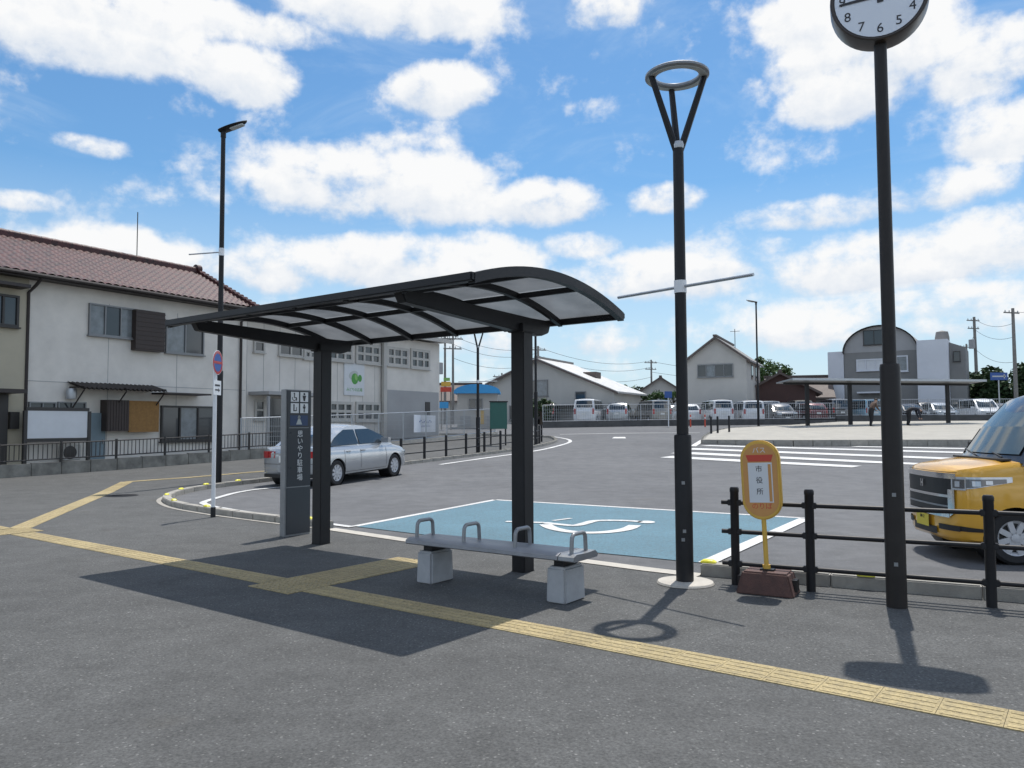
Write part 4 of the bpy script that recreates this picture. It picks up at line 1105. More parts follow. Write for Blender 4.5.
far_car(van, 715, 60, 92, 'white van in front of the pale gabled house', 'paint_white')
far_car(van, 747, 60, 88, 'white van parked directly behind the far tall street lamp', 'paint_white')
far_car(suv, 780, 60, 268, 'dark grey car below the red-brown house gable', 'paint_grey')
far_car(suv, 808, 61, 90, 'dark red car beyond the fence beside the island canopy post', 'paint_darkred')
far_car(van, 832, 62, 88, 'grey van beyond the fence at the white edge of the round-roofed building', 'paint_grey')
far_car(van, 862, 61, 92, 'light blue van below the round-roofed building', 'paint_lightblue')
far_car(suv, 908, 62, 268, 'dark car behind the person bending over on the island', 'paint_black')
far_car(suv, 939, 62, 262, 'silver car beyond the fence at the end of the island canopy', 'paint_silver')
far_car(van, 979, 61, 262, 'white van parked under the blue direction sign', 'paint_white')
far_car(suv, 548, 61, 80, 'black car parked nearest the shelter post below the barn-like gable', 'paint_black')

# a second row glimpsed through the gaps of the first
for px, Y, rz, k, pc, lb in ((670, 66, 90, 'suv', 'paint_silver', 'silver car in the second row by the small blue square sign'),
        (764, 65, 90, 'van', 'paint_silver', 'silver van in the second row beside the far tall street lamp'), (795, 66, 90, 'van', 'paint_beige', 'beige van in the second row below the red-brown house eave'),
        (924, 66, 268, 'van', 'paint_grey', 'grey van in the second row at the white right block of the round-roofed building'),
        (956, 66, 90, 'suv', 'paint_beige', 'beige car in the second row behind the last canopy post'), (1002, 65, 268, 'suv', 'paint_grey', 'dark grey car beneath the blue direction sign post')):
    far_car(van if k == 'van' else suv, px, Y, rz, lb, pc)
# ------------------------------------------------------------------ house with the red tile roof
HD = Vector((.507, .862)).normalized(); HA = Vector((-15.3, 24.5)); HRZ = math.atan2(HD.y, HD.x); HN = Vector((-HD.y, HD.x))
def FP(px, py, yo=0.0):
    d = ray(px, py); o = Vector((0, 0, EYE)); q = HA + HN * yo
    k = (q.dot(HN)) / (d.x * HN.x + d.y * HN.y)
    p = o + d * k; r = Vector((p.x, p.y)) - q
    return r.dot(HD), p.z
def FR(x0, y0, x1, y1, yo=0.0):
    ym = (y0 + y1) / 2; xm = (x0 + x1) / 2
    return FP(x0, ym, yo)[0], FP(xm, y1, yo)[1], FP(x1, ym, yo)[0], FP(xm, y0, yo)[1]
def window(parent, rect, nx=2, nz=1, y=0.0, fm='window_frame', gm='window_glass', fw=.05, name='window', mixg=None, axis='y'):
    u0, z0, u1, z1 = rect; m = MB(); dep = .09
    m.box(((u0 + u1) / 2, y - dep / 2, z0 + fw / 2), (u1 - u0, dep, fw)); m.box(((u0 + u1) / 2, y - dep / 2, z1 - fw / 2), (u1 - u0, dep, fw))
    m.box((u0 + fw / 2, y - dep / 2, (z0 + z1) / 2), (fw, dep - .004, z1 - z0 - 2 * fw)); m.box((u1 - fw / 2, y - dep / 2, (z0 + z1) / 2), (fw, dep - .004, z1 - z0 - 2 * fw))
    for i in range(1, nx): m.box((u0 + (u1 - u0) * i / nx, y - dep / 2, (z0 + z1) / 2), (fw * .9, dep - .01, z1 - z0 - 2 * fw))
    for i in range(1, nz): m.box(((u0 + u1) / 2, y - dep / 2, z0 + (z1 - z0) * i / nz), (u1 - u0 - 2 * fw, dep - .016, fw * .9))
    m.box(((u0 + u1) / 2, y - .07, z0 - .025), (u1 - u0 + .08, .14, .045))
    w = m.build(name, fm, parent)
    for i in range(nx):
        for k in range(nz):
            a, b = u0 + (u1 - u0) * i / nx + fw * .5, u0 + (u1 - u0) * (i + 1) / nx - fw * .5
            c, d = z0 + (z1 - z0) * k / nz + fw * .5, z0 + (z1 - z0) * (k + 1) / nz - fw * .5
            g_ = gm if mixg is None or mixg[(i + k) % len(mixg)] == 0 else 'curtain_glass'
            MB().box(((a + b) / 2, y - .018, (c + d) / 2), (b - a, .03, d - c)).build('pane', g_, w)
    return w
hs = thing('house', 'two-storey white plastered house with a red tile roof', 'house', (HA.x, HA.y, 0), HRZ)
UB = FP(246, 400)[0]
EV_y = -.60
e1 = FP(117, 289, EV_y); e2 = FP(250, 305, EV_y); EZ = (e1[1] + e2[1]) / 2
UE = FP(256, 305, EV_y)[0]
RY = 3.1
r1 = FP(137, 260.5, RY); r2 = FP(198, 274, RY); RZ = (r1[1] + r2[1]) / 2; UR = r2[0]
U0 = -8.0
MB().box(((0 + UB) / 2, 3.2, EZ / 2 - .35), (UB, 6.4, EZ + .5)).build('wall', 'wall_white', hs)
MB().box((U0 / 2 - .0, 3.2, EZ / 2 - .35), (-U0 - .01, 6.52, EZ + .5)).build('side_wall', 'wall_beige', hs)
z_ = FP(170, 387)[1]; MB().box((UB / 2, -.003, z_), (UB - .1, .012, .02)).build('wall_seam', 'wall_grey', hs)
for k in (2.7, 5.4): MB().box((k, -.003, EZ / 2), (.014, .012, EZ - 1.1)).build('wall_seam', 'wall_grey', hs)
# roof: pantiled front slope with a hipped end
m = MB(); rows = []; NV = 44; NU = int((UE - U0) / .0675)
for j in range(NV + 1):
    v = j / NV; y = EV_y + (RY - EV_y) * v; zb = EZ + (RZ - EZ) * v; ue = UE + (UR - UE) * v
    fr = (v * 15) % 1.0; row = []
    for i in range(NU + 1):
        u = min(U0 + (UE - U0) * i / NU, ue)
        row.append((u, y, zb + .055 * abs(math.sin(PI * u / .27)) + .035 * (1 - fr) - .02))
    rows.append(row)
m.grid(rows); m.build('roof', 'roof_tile', hs, ang=70, recalc=False)
m = MB(); rows = []
for j in range(31):
    v = j / 30; row = []
    for i in range(41):
        s = i / 40; ya, yb = EV_y + (RY - EV_y) * v, 2 * RY - EV_y - (RY - EV_y) * v
        y = ya + (yb - ya) * s; u = UE + (UR - UE) * v
        row.append((u, y, EZ + (RZ - EZ) * v + .04 * abs(math.sin(PI * y / .27))))
    rows.append(row)
m.grid(rows); m.build('hip_roof', 'roof_tile', hs, ang=70, recalc=False)
m = MB(); m.add([(U0, RY, RZ), (UR, RY, RZ), (UE, 2 * RY - EV_y, EZ), (U0, 2 * RY - EV_y, EZ)], [(0, 1, 2, 3)]); m.build('rear_roof', 'roof_tile', hs)
m = MB(); k = U0
while k < UR:
    m.lathe([(.0, k), (.115, k), (.125, k + .14), (.11, k + .36), (0, k + .36)], 10, (0, RY, RZ + .12), 'X'); k += .37
m.box(((U0 + UR) / 2, RY, RZ + .04), (UR - U0, .24, .16)); m.lathe([(0, -.16), (.2, -.16), (.2, .06), (0, .06)], 12, (UR + .02, RY, RZ + .16), 'X')
m.build('ridge_tiles', 'roof_tile', hs)
m = MB()
for i in range(16):
    t = i / 15; p = Vector((UR + (UE - UR) * t, RY + (EV_y - RY) * t, RZ + (EZ - RZ) * t + .08)); m.lathe([(0, -.13), (.10, -.13), (.115, .13), (0, .13)], 8, p, 'X')
m.build('hip_tiles', 'roof_tile', hs)
m = MB().box(((U0 + UE) / 2, EV_y + .32, EZ - .10), (UE - U0 - .04, .56, .05)); m.box(((U0 + UE) / 2, EV_y + .06, EZ - .07), (UE - U0, .04, .16)); m.box((UE - .1, RY, EZ - .08), (.1, 2 * (RY - EV_y) - .1, .14)); m.build('fascia', 'roof_edge', hs)
m = MB().tube([(U0, EV_y - .03, EZ - .03), (UE, EV_y - .03, EZ - .07)], .06, 8); m.build('gutter', 'roof_edge', hs)
for (px, top) in ((25, 270), (239.5, 310)):
    u = FP(px, 380)[0]; m = MB().tube([(u + .12, EV_y, EZ - .12), (u + .1, -.25, EZ - .35), (u, -.07, EZ - .55), (u, -.07, -.3)], .05, 8); m.build('downpipe', 'roof_edge', hs)
u = FP(137, 250, RY)[0]
MB().tube([(u, RY, RZ + .1), (u, RY, FP(137, 212, RY)[1])], .018, 6).build('aerial', 'wire_black', hs)
window(hs, FR(88, 306, 135, 337), 3, 1, 0, mixg=[1, 0, 1]); window(hs, FR(165, 322, 203, 354), 2, 1, 0, mixg=[1, 0])
u0, z0, u1, z1 = FR(136, 311, 165, 351, -.28); m = MB().box(((u0 + u1) / 2, -.14, (z0 + z1) / 2), (u1 - u0, .28, z1 - z0))
for k in range(9): m.box(((u0 + u1) / 2, -.285, z0 + (z1 - z0) * (k + .5) / 9), (u1 - u0 + .01, .02, .05))
m.build('shutter_box', 'shutter_brown', hs)
u0, z0, u1, z1 = FR(76, 388, 162, 396, -.5); ua_ = u0
m = MB(); rows = []
for i in range(81):
    u = u0 + (u1 - u0) * i / 80; w = .03 * math.sin(2 * PI * u / .16)
    rows.append([(u, 0, z1 + .16 + w), (u, -.85, z1 - .05 + w)])
m.grid(rows); m.grid([[(p[0], p[1], p[2] - .03) for p in r] for r in rows]); m.build('awning', 'roof_edge', hs, recalc=False)
m = MB()
for t in (.03, .5, .97):
    u = u0 + (u1 - u0) * t; m.tube([(u, -.8, z1 - .12), (u, -.02, z0 - .55)], .025, 6); m.box((u, -.42, z1 - .02), (.05, .84, .05))
m.build('awning_bracket', 'roof_edge', hs)
u0, z0, u1, z1 = FR(162, 394, 208, 398, -.6); MB().box(((u0 + u1) / 2, -.40, z1), (u1 - u0, .80, .06)).build('awning', 'roof_edge', hs)
u0, z0, u1, z1 = FR(107, 400, 129, 431, -.40); m = MB().box(((u0 + u1) / 2, -.2, (z0 + z1) / 2), (u1 - u0, .40, z1 - z0))
for k in range(8): m.box((u0 + (u1 - u0) * (k + .5) / 8, -.405, (z0 + z1) / 2), (.04, .02, z1 - z0))
m.build('lattice_box', 'shutter_brown', hs)
u0, z0, u1, z1 = FR(129, 401, 159, 432, -.32); m = MB().box(((u0 + u1) / 2, -.30, (z0 + z1) / 2), (u1 - u0, .04, z1 - z0))
for k in range(26): m.box((u0 + (u1 - u0) * (k + .5) / 26, -.325, (z0 + z1) / 2), ((u1 - u0) / 36, .012, z1 - z0))
m.build('bamboo_blind', 'bamboo', hs)
window(hs, FR(160, 406, 214, 441), 3, 1, 0, 'dark_frame', mixg=[0, 1, 0], fw=.07)
u0, z0, u1, z1 = FR(27, 411, 87, 438, -.6); m = MB().box(((u0 + u1) / 2, -.6, (z0 + z1) / 2), (u1 - u0, .04, z1 - z0)); m.build('white_board', 'board_white', hs)
m = MB().box(((u0 + u1) / 2, -.6, z1 + .06), (u1 - u0 + .1, .07, .10)); m.box(((u0 + u1) / 2, -.6, z0 - .06), (u1 - u0 + .1, .07, .10)); m.box((u1 + .06, -.6, z1 / 2), (.1, .1, z1)); m.box((u0 - .06, -.6, z1 / 2), (.1, .1, z1)); m.build('board_frame', 'dark_frame', hs)
for r_ in ((28, 402, 55, 410), (57, 402, 85, 410)): window(hs, FR(*r_), 2, 1, 0, 'window_frame', fw=.04)
u0, z0, u1, z1 = FR(88, 413, 104, 464); dd = MB().box(((u0 + u1) / 2, -.04, z1 / 2), (u1 - u0, .08, z1)).build('door', 'door_blue', hs)
MB().box((u1 - .1, -.1, 1.0), (.03, .06, .14)).build('handle', 'grey_steel', dd)
u0, z0, u1, z1 = FR(64, 445, 81, 460, -.4); m = MB().box(((u0 + u1) / 2, -.25, (z0 + z1) / 2), (u1 - u0, .3, z1 - z0))
ac = m.build('air_conditioner', 'wall_greige', hs, bevel=.02); MB().lathe([(0, -.405), (.2, -.405), (.22, -.40)], 20, ((u0 + u1) / 2 - .08, 0, (z0 + z1) / 2), 'Y').build('fan_grille', 'dark_frame', ac)
u, z = FP(68, 393); MB().lathe([(.0, .16), (.14, .14), (.17, 0), (.15, -.2), (0, -.2)], 14, (u, -.2, z)).build('vent_hood', 'galvanised', hs)
window(hs, FR(-14, 294, 18, 326, -.06), 2, 1, -.06, 'dark_frame', fw=.07)
u0, z0, u1, z1 = FR(-12, 283, 20, 289); MB().box(((u0 + u1) / 2, -.35, (z0 + z1) / 2), (u1 - u0, .6, .10)).build('window_hood', 'roof_edge', hs)
u0, z0, u1, z1 = FR(-20, 394, 5, 470); MB().box(((u0 + u1) / 2, -.1, z1 / 2), (u1 - u0, .10, z1)).build('entrance_door', 'dark_frame', hs)
u0, z0, u1, z1 = FR(-22, 389, 10, 394); MB().box(((u0 + u1) / 2, -.5, (z0 + z1) / 2), (u1 - u0, .9, .12)).build('entrance_canopy', 'roof_edge', hs)
u0, z0, u1, z1 = FR(7, 412, 16, 429); MB().box(((u0 + u1) / 2, -.13, (z0 + z1) / 2), (u1 - u0, .14, z1 - z0)).build('meter_box', 'dark_frame', hs)

# block wall and railing in front of the house
fpts = [G(-60, 483.5), G(0, 478.3), G(90, 472.0), G(180, 465.0), G(240, 460), G(272, 457.6)]
fl = [Vector((p.x, p.y)) for p in fpts]; fr_ = thing('garden_fence', 'low grey block wall topped with a dark railing in front of the white house', 'fence', (fl[0].x, fl[0].y, 0))
O = fl[0]
m = MB(); rp_ = resample(fl, .8)
for a, b in zip(rp_, rp_[1:]):
    c = (a + b) / 2 - O; t = b - a; zz = tz(((a + b) / 2).y)
    for k in range(2): m.box((c.x, c.y, zz + .09 + .185 * k), (t.length - .012, .15 - .004 * k, .18 + (.0 if k else .06)), math.atan2(t.y, t.x))
m.build('block_wall', 'block_wall', fr_, bevel=.008)
rp_ = resample(fl, 1.6)
m = MB(); mr = [MB(), MB()]
for a, b in zip(rp_, rp_[1:]):
    za, zb = tz(a.y) + .36, tz(b.y) + .36; A_, B_ = a - O, b - O
    MB().box((A_.x, A_.y, za + .30), (.06, .06, .62)).build('post', 'dark_frame', fr_)
    for i_, dzz in enumerate((.10, .56)): mr[i_].tube([(A_.x, A_.y, za + dzz), (B_.x, B_.y, zb + dzz)], .022, 6)
    nbar = int((b - a).length / .12)
    for i in range(1, nbar):
        p = A_ + (B_ - A_) * i / nbar; z_ = za + (zb - za) * i / nbar; m.box((p.x, p.y, z_ + .33), (.018, .018, .46))
mr[0].build('rail', 'dark_frame', fr_); mr[1].build('rail', 'dark_frame', fr_); m.build('baluster_infill', 'dark_frame', fr_)

# ------------------------------------------------------------------ pale hall behind
YO = .35
UX = FP(250, 400, YO)[0] - .6; UZ = FP(437, 390, YO)[0]; HT = FP(390, 336, YO)[1]
hall = thing('hall', 'pale two-storey hall with rows of small square windows and a green logo board', 'building', (HA.x, HA.y, 0), HRZ)
UM = FP(382, 390, YO)[0]
MB().box(((UX + UM) / 2, YO + 4, HT / 2), (UM - UX, 8, HT)).build('wall', 'hall_wall', hall)
MB().box(((UM + UZ) / 2 + .02, YO + 3.9, HT / 2 - .06), (UZ - UM, 8.1, HT - .02)).build('end_wall', 'hall_wall', hall)
z_ = FP(410, 391, YO - .15)[1]
MB().box(((UM + UZ) / 2 + .02, YO - .18, z_ / 2), (UZ - UM - .3, .06, z_)).build('lower_cladding', 'wall_grey', hall)
m = MB().box(((UX + UZ) / 2 + .1, YO + 3.9, HT + .09), (UZ - UX + .9, 9.2, .14)); m.build('roof_slab', 'metal_roof', hall)
m = MB().box(((UX + UZ) / 2 + .1, YO - .70, HT + .06), (UZ - UX + .9, .06, .22)); m.build('eave_trim', 'wall_greige', hall)
MB().box((UM, YO - .16, HT / 2), (.25, .16, HT)).build('pilaster', 'wall_greige', hall)
m = MB()
k = UX + .4
while k < UM: m.box((k, YO - .004, HT / 2), (.012, .012, HT - .1)); k += .9
m.build('wall_seam', 'wall_grey', hall)
MG = [0, 0, 0, 0, 1, 0, 0]
for r_, nx, nz in (((303, 343.5, 322, 360), 3, 2), ((328, 343.5, 352, 361.5), 3, 2), ((355, 344.5, 379.5, 364), 3, 2), ((386, 347.5, 407.5, 366.5), 3, 2), ((410, 349.5, 429, 369), 3, 2),
                   ((328, 401.5, 352, 421), 3, 2), ((355, 402, 379.5, 421.5), 3, 2), ((253, 341, 264, 352.5), 1, 1), ((278, 343, 302, 356.5), 2, 1), ((254, 400, 264, 420), 1, 2)):
    yy = YO if r_[0] < 383 else YO - .15
    window(hall, FR(*r_, yo=yy), nx, nz, yy, 'wall_greige', fw=.14 if nz == 2 and nx == 3 else .08, mixg=MG)
u0, z0, u1, z1 = FR(425, 402, 429.5, 419, YO - .2); MB().box(((u0 + u1) / 2, YO - .22, (z0 + z1) / 2), (u1 - u0, .05, z1 - z0)).build('vent_slot', 'dark_frame', hall)
u0, z0, u1, z1 = FR(267, 391, 327, 397, YO - 1.1); m = MB().box(((u0 + u1) / 2, YO - .6, (z0 + z1) / 2), (u1 - u0, 1.2, .14))
for u in (u0 + .08, u1 - .08): m.box((u, YO - 1.1, z0 / 2), (.1, .1, z0))
m.build('porch', 'wall_grey', hall)
MB().box(((u0 + u1) / 2 + .2, YO - .03, z0 / 2), ((u1 - u0) * .45, .06, z0 - .1)).build('door', 'window_glass', hall)
u0, z0, u1, z1 = FR(343.5, 363, 363.5, 395.5, YO); cu_, cz_ = (u0 + u1) / 2, (z0 + z1) / 2; w_, h_ = u1 - u0, z1 - z0
sb = thing('sign_board', 'white square sign board with a green leafy logo on the pale hall wall', 'sign', (HA.x + HD.x * cu_ + HN.x * (YO - .03), HA.y + HD.y * cu_ + HN.y * (YO - .03), cz_), HRZ)
MB().box((0, -.0, 0), (w_, .05, h_)).build('board', 'board_white', sb)
def ell(mb, cx_, cz__, rx, rz__, y, a=0): mb.prism([(cx_ + rx * math.cos(t * PI / 9) * math.cos(a) - rz__ * math.sin(t * PI / 9) * math.sin(a), y, cz__ + rx * math.cos(t * PI / 9) * math.sin(a) + rz__ * math.sin(t * PI / 9) * math.cos(a)) for t in range(18)], (0, -1, 0), .004)
m = MB(); ell(m, .02, .02, w_ * .17, h_ * .17, -.027); ell(m, w_ * .27, .06, w_ * .10, h_ * .11, -.027); m.build('logo_leaf', 'green_logo', sb)
m = MB(); ell(m, -w_ * .05, h_ * .12, w_ * .24, h_ * .13, -.026, .3); m.build('logo_cloud', 'pale_grey', sb)
m = MB(); ell(m, .10, .10, w_ * .07, h_ * .10, -.032, .3); m.build('logo_highlight', 'light_green', sb)
t_ = text_mesh('みどりの広場', .19, .002); t_.transform(Matrix.Translation((0, -.028, -h_ * .33)) @ Matrix.Rotation(R(90), 4, 'X')); link('lettering', t_, 'green_logo', sb)

# ------------------------------------------------------------------ mesh fences
def mesh_fence(name, label, pts, zbase, h, wall_h, mt, step_post=2.2, cell=.12, wall_m='low_wall', bar=.012):
    P = [Vector((p[0], p[1])) for p in pts]; O = P[0]
    f = thing(name, label, 'fence', (O.x, O.y, 0))
    rp = resample(P, step_post)
    if wall_h:
        m = MB()
        for a, b in zip(rp, rp[1:]):
            c = (a + b) / 2 - O; t = b - a; m.box((c.x, c.y, zbase((a + b) / 2) + wall_h / 2 - .15), (t.length - .004, .18, wall_h + .3), math.atan2(t.y, t.x))
        m.build('base_wall', wall_m, f)
    inf = MB(); rl = [MB(), MB()]
    for i, (a, b) in enumerate(zip(rp, rp[1:])):
        za, zb = zbase(a) + wall_h, zbase(b) + wall_h; A_, B_ = a - O, b - O; t = b - a
        MB().box((A_.x, A_.y, za + h / 2), (.05, .05, h)).build('post', mt, f)
        for i_, z in enumerate((.04, h - .02)): rl[i_].tube([(A_.x, A_.y, za + z), (B_.x, B_.y, zb + z)], .022, 5)
        n = max(2, int(t.length / cell))
        for k in range(1, n):
            p = A_ + (B_ - A_) * k / n; z = za + (zb - za) * k / n; inf.box((p.x, p.y, z + h / 2), (bar, bar, h - .06), math.atan2(t.y, t.x))
        for k in range(1, int(h / .2)):
            z = k * .2; c = (A_ + B_) / 2; inf.box((c.x, c.y, (za + zb) / 2 + z), (t.length, bar * .8, bar * .8), math.atan2(t.y, t.x))
    rl[0].build('rail', mt, f); rl[1].build('rail', mt, f); inf.build('mesh_infill', mt, f)
    return f
FY = lambda px, Y: tuple(onG(px, Y)[:2])
mesh_fence('mesh_fence', 'pale mesh fence on a dark low wall in front of the far parked cars', [FY(543, 52.5), FY(640, 54.5), FY(720, 55.5), FY(835, 57)], lambda p: tz(p.y) - .15, 1.15, .55, 'galvanised', 2.4, .16)
mesh_fence('mesh_fence', 'long pale mesh fence behind the canopy on the island', [FY(837, 57.2), FY(930, 58), FY(1024, 58.5), FY(1300, 60)], lambda p: tz(p.y) - .1, 1.2, .7, 'galvanised', 2.4, .16)
mesh_fence('mesh_fence', 'pale mesh fence in front of the pale hall behind the silver car', [(-10.2, 29.4), (-7.3, 33), (-3.3, 40), (-.9, 45)], lambda p: tz(p.y), 1.35, .12, 'galvanised', 1.8, .09, 'pale_concrete')
a = V(409, 428, 37.2); b = V(431, 427, 40.5); t = Vector((b.x - a.x, b.y - a.y)); c = (a + b) / 2
bn_ = thing('banner', 'pale rectangular banner tied to the mesh fence beyond the silver car', 'banner', (c.x + .25, c.y - .14, tz(c.y) + .85), math.atan2(t.y, t.x))
m = MB(); m.grid([[(-t.length / 2 + t.length * i / 12, .02 * math.sin(i * 1.3), -.42 + .84 * j / 4) for i in range(13)] for j in range(5)]); m.grid([[(-t.length / 2 + t.length * i / 12, .02 * math.sin(i * 1.3) + .006, -.42 + .84 * j / 4) for i in range(13)] for j in range(5)]); m.build('sheet', 'banner_white', bn_)
m = MB()
for i in range(9): m.box((-.9 + i * .22, -.03, .1 + .05 * math.sin(i * 2)), (.14, .004, .05)); 
for i in range(7): m.box((-.6 + i * .2, -.03, -.12), (.12, .004, .04))
m.build('faded_print', 'sign_blue', bn_)

# ------------------------------------------------------------------ far buildings
def gable_house(name, label, loc, rz, w, dep, eave, rise, wall, roof, peak=.5, over=.35, windows=(), two_walls=True):
    """gable wall faces local -y; peak = where across the width the ridge sits"""
    h = thing(name, label, 'house', loc, rz)
    xp = -w / 2 + w * peak
    eL, eR = eave if isinstance(eave, tuple) else (eave, eave)
    top = max(eL, eR) + rise if not isinstance(eave, tuple) else rise
    m = MB(); m.prism([(-w / 2, 0, -1.5), (w / 2, 0, -1.5), (w / 2, 0, eR), (xp, 0, top), (-w / 2, 0, eL)], (0, 1, 0), dep); m.build('wall', wall, h)
    t = .14
    for s, e in ((-1, eL), (1, eR)):
        xe = s * w / 2; sl = (e - top) / (xe - xp); xo = xe + s * over; zo = top + sl * (xo - xp)
        m = MB(); m.prism([(xp, -over, top + .02), (xo, -over, zo + .02), (xo, -over, zo + .02 + t), (xp, -over, top + .02 + t)], (0, 1, 0), dep + 2 * over); m.build('roof', roof, h)
        m = MB(); m.prism([(xp, -over - .03, top - .06), (xo, -over - .03, zo - .06), (xo, -over - .03, zo + .10), (xp, -over - .03, top + .10)], (0, 1, 0), .035); m.build('bargeboard', 'brown_roof', h)
    m = MB().box((xp, dep / 2, top + .20), (.3, dep + 2 * over + .1, .16)); m.build('ridge', 'brown_roof' if roof != 'metal_roof' else 'grey_roof', h)
    for (x0, z0, x1, z1, nx) in windows:
        window(h, (x0, z0, x1, z1), nx, 1, 0, 'window_frame', fw=.07, mixg=[0, 1, 0])
    return h
ZL = 1.6
p = V(551, 420, 62)
barn = gable_house('house', 'long low grey building with a bright sheet-metal roof sloping away', (p.x, 62, ZL), R(-27), 10.6, 6.5, (3.35, 2.45), 5.1, 'wall_greige', 'metal_roof', .40, .45,
                   ((-2.35, 2.2, -.25, 3.5, 2), (-3.7, .3, -1.2, 1.5, 2), (2.1, 1.0, 3.0, 2.5, 1), (3.2, .8, 4.4, 1.4, 2)))
MB().box((1.1, -.5, 1.35), (2.4, .9, .1)).build('porch_roof', 'dark_frame', barn); MB().box((2.2, 3.4, 3.95), (1.1, 1.2, .5)).build('roof_vent', 'brown_roof', barn)
p = V(717, 420, 63)
gh = gable_house('house', 'pale two-storey gabled house with one wide dark upper window', (p.x, 63, ZL), R(-25), 4.75, 8.0, 5.1, 1.75, 'wall_greige', 'grey_roof', .5, .35, ((-1.5, 3.7, 1.35, 4.75, 4), (-.6, .9, 1.1, 1.9, 2)))
for z in (3.6,): window(gh, (-.5, 3.6, .3, 4.8), 1, 1, 0) if False else None
m = MB().box((2.40, 3.0, 4.2), (.05, .8, 1.2)); m.build('side_window', 'window_glass', gh); m = MB().box((2.40, 5.4, 4.2), (.05, .8, 1.2)); m.build('side_window', 'window_glass', gh)
m = MB().tube([(.9, 4, 5.9), (.9, 4, 8.0)], .03, 6); m.tube([(.5, 4, 7.8), (1.3, 4, 7.8)], .02, 5); m.build('aerial', 'wire_black', gh)
p = V(781, 420, 66)
gable_house('house', 'low red-brown house with a dark gabled roof', (p.x, 66, ZL), R(-18), 5.6, 6, 2.6, 1.55, 'wall_redbrown', 'brown_roof', .5, .5, ((-.8, .6, 1.2, 1.7, 2),))
p = V(826, 420, 74)
gable_house('house', 'brown tiled roof house between the red-brown house and round-roofed building', (p.x, 74, ZL), R(75), 5.0, 5.0, 2.5, 1.75, 'wall_darkgrey', 'brown_roof', .5, .5)
p = V(661, 420, 86)
gable_house('house', 'small distant beige house with a hipped brown roof above the hedge', (p.x, 86, ZL), R(-12), 4.6, 5, 3.5, 1.5, 'wall_greige', 'brown_roof', .5, .4, ((-.6, 1.7, .3, 2.4, 2),))
p = V(468, 420, 84)
gable_house('house', 'distant house with a muted purple-brown roof behind the blue canopy', (p.x + 1, 84, ZL), R(90), 5, 8, 2.6, 1.6, 'wall_greige', 'brown_roof', .5, .5)
p = V(60, 420, 60)
# round-roofed building
p = V(879, 420, 71)
rb = thing('building', 'grey round-roofed building with white side blocks', 'building', (p.x + .25, 71, ZL), R(-33))
def zat(py, Y): return EYE + (425 - py) * Y / FOCAL - ZL
zs_, za_ = zat(353, 71), zat(327.5, 71)
hw = 3.05
m = MB(); arc = [(-hw, 0, -1.5), (hw, 0, -1.5), (hw, 0, zs_)] + [(hw * math.cos(a * PI / 20), 0, zs_ + (za_ - zs_) * math.sin(a * PI / 20)) for a in range(1, 20)] + [(-hw, 0, zs_)]
m.prism(arc, (0, 1, 0), 10); m.build('wall', 'wall_darkgrey', rb, ang=30)
m = MB(); rows = []
for a in range(0, 21):
    x, z = (hw + .1) * math.cos(a * PI / 20), zs_ + (za_ - zs_ + .1) * math.sin(a * PI / 20); rows.append([(x, -.35, z), (x, 10.2, z)])
m.grid(rows); m.grid([[(q[0] * .985, q[1], q[2] - .1) for q in r] for r in rows]); m.build('round_roof', 'grey_roof', rb, recalc=False)
m = MB().prism([( (hw - .02) * math.cos(a * PI / 20), -.02, zs_ + (za_ - zs_) * math.sin(a * PI / 20)) for a in range(0, 21)], (0, 1, 0), .02); m.build('tympanum', 'wall_grey', rb)
MB().box((-hw - .75, 3, zat(351, 71) / 2 - .5), (1.4, 6, zat(351, 71) + 1)).build('side_block', 'wall_bluewhite', rb)
MB().box((hw + 1.25, 2.5, zat(345, 71) / 2 - .5), (2.4, 7, zat(345, 71) + 1)).build('side_block', 'wall_bluewhite', rb)
m = MB(); m.prism([(hw + 2.47, 0.4, -1), (hw + 3.7, 0.4, -1), (hw + 3.7, 0.4, zat(352.5, 71)), (hw + 2.47, 0.4, zat(347, 71))], (0, 1, 0), 5); m.build('rear_wing', 'wall_darkgrey', rb)
window(rb, (-1.35, zat(346, 71), .45, zat(331, 71)), 2, 1, -.03, 'dark_frame')
window(rb, (-2.0, zat(372, 71), .4, zat(360, 71)), 3, 1, -.01, 'wall_bluewhite', 'board_white', .12); window(rb, (1.3, zat(374, 71), 2.3, zat(358, 71)), 1, 1, -.01, 'wall_bluewhite', 'curtain_glass', .12)
window(rb, (hw + 2.75, zat(366, 71), hw + 3.3, zat(356, 71)), 1, 1, .4, 'dark_frame')
MB().box((-.6, -.4, zat(394, 71)), (2.6, .8, .14)).build('porch_roof', 'wall_bluewhite', rb)
m = MB(); 
for k in range(7): m.box((hw + .4 + k * .3, -1.02, zat(370, 71)), (.02, .02, .1))
MB().lathe([(0, .9), (.5, .75), (.6, .2), (.6, -.3), (0, -.3)], 14, (hw + 1.7, 4, zat(343, 71) + .2)).build('roof_tank', 'grey_roof', rb)
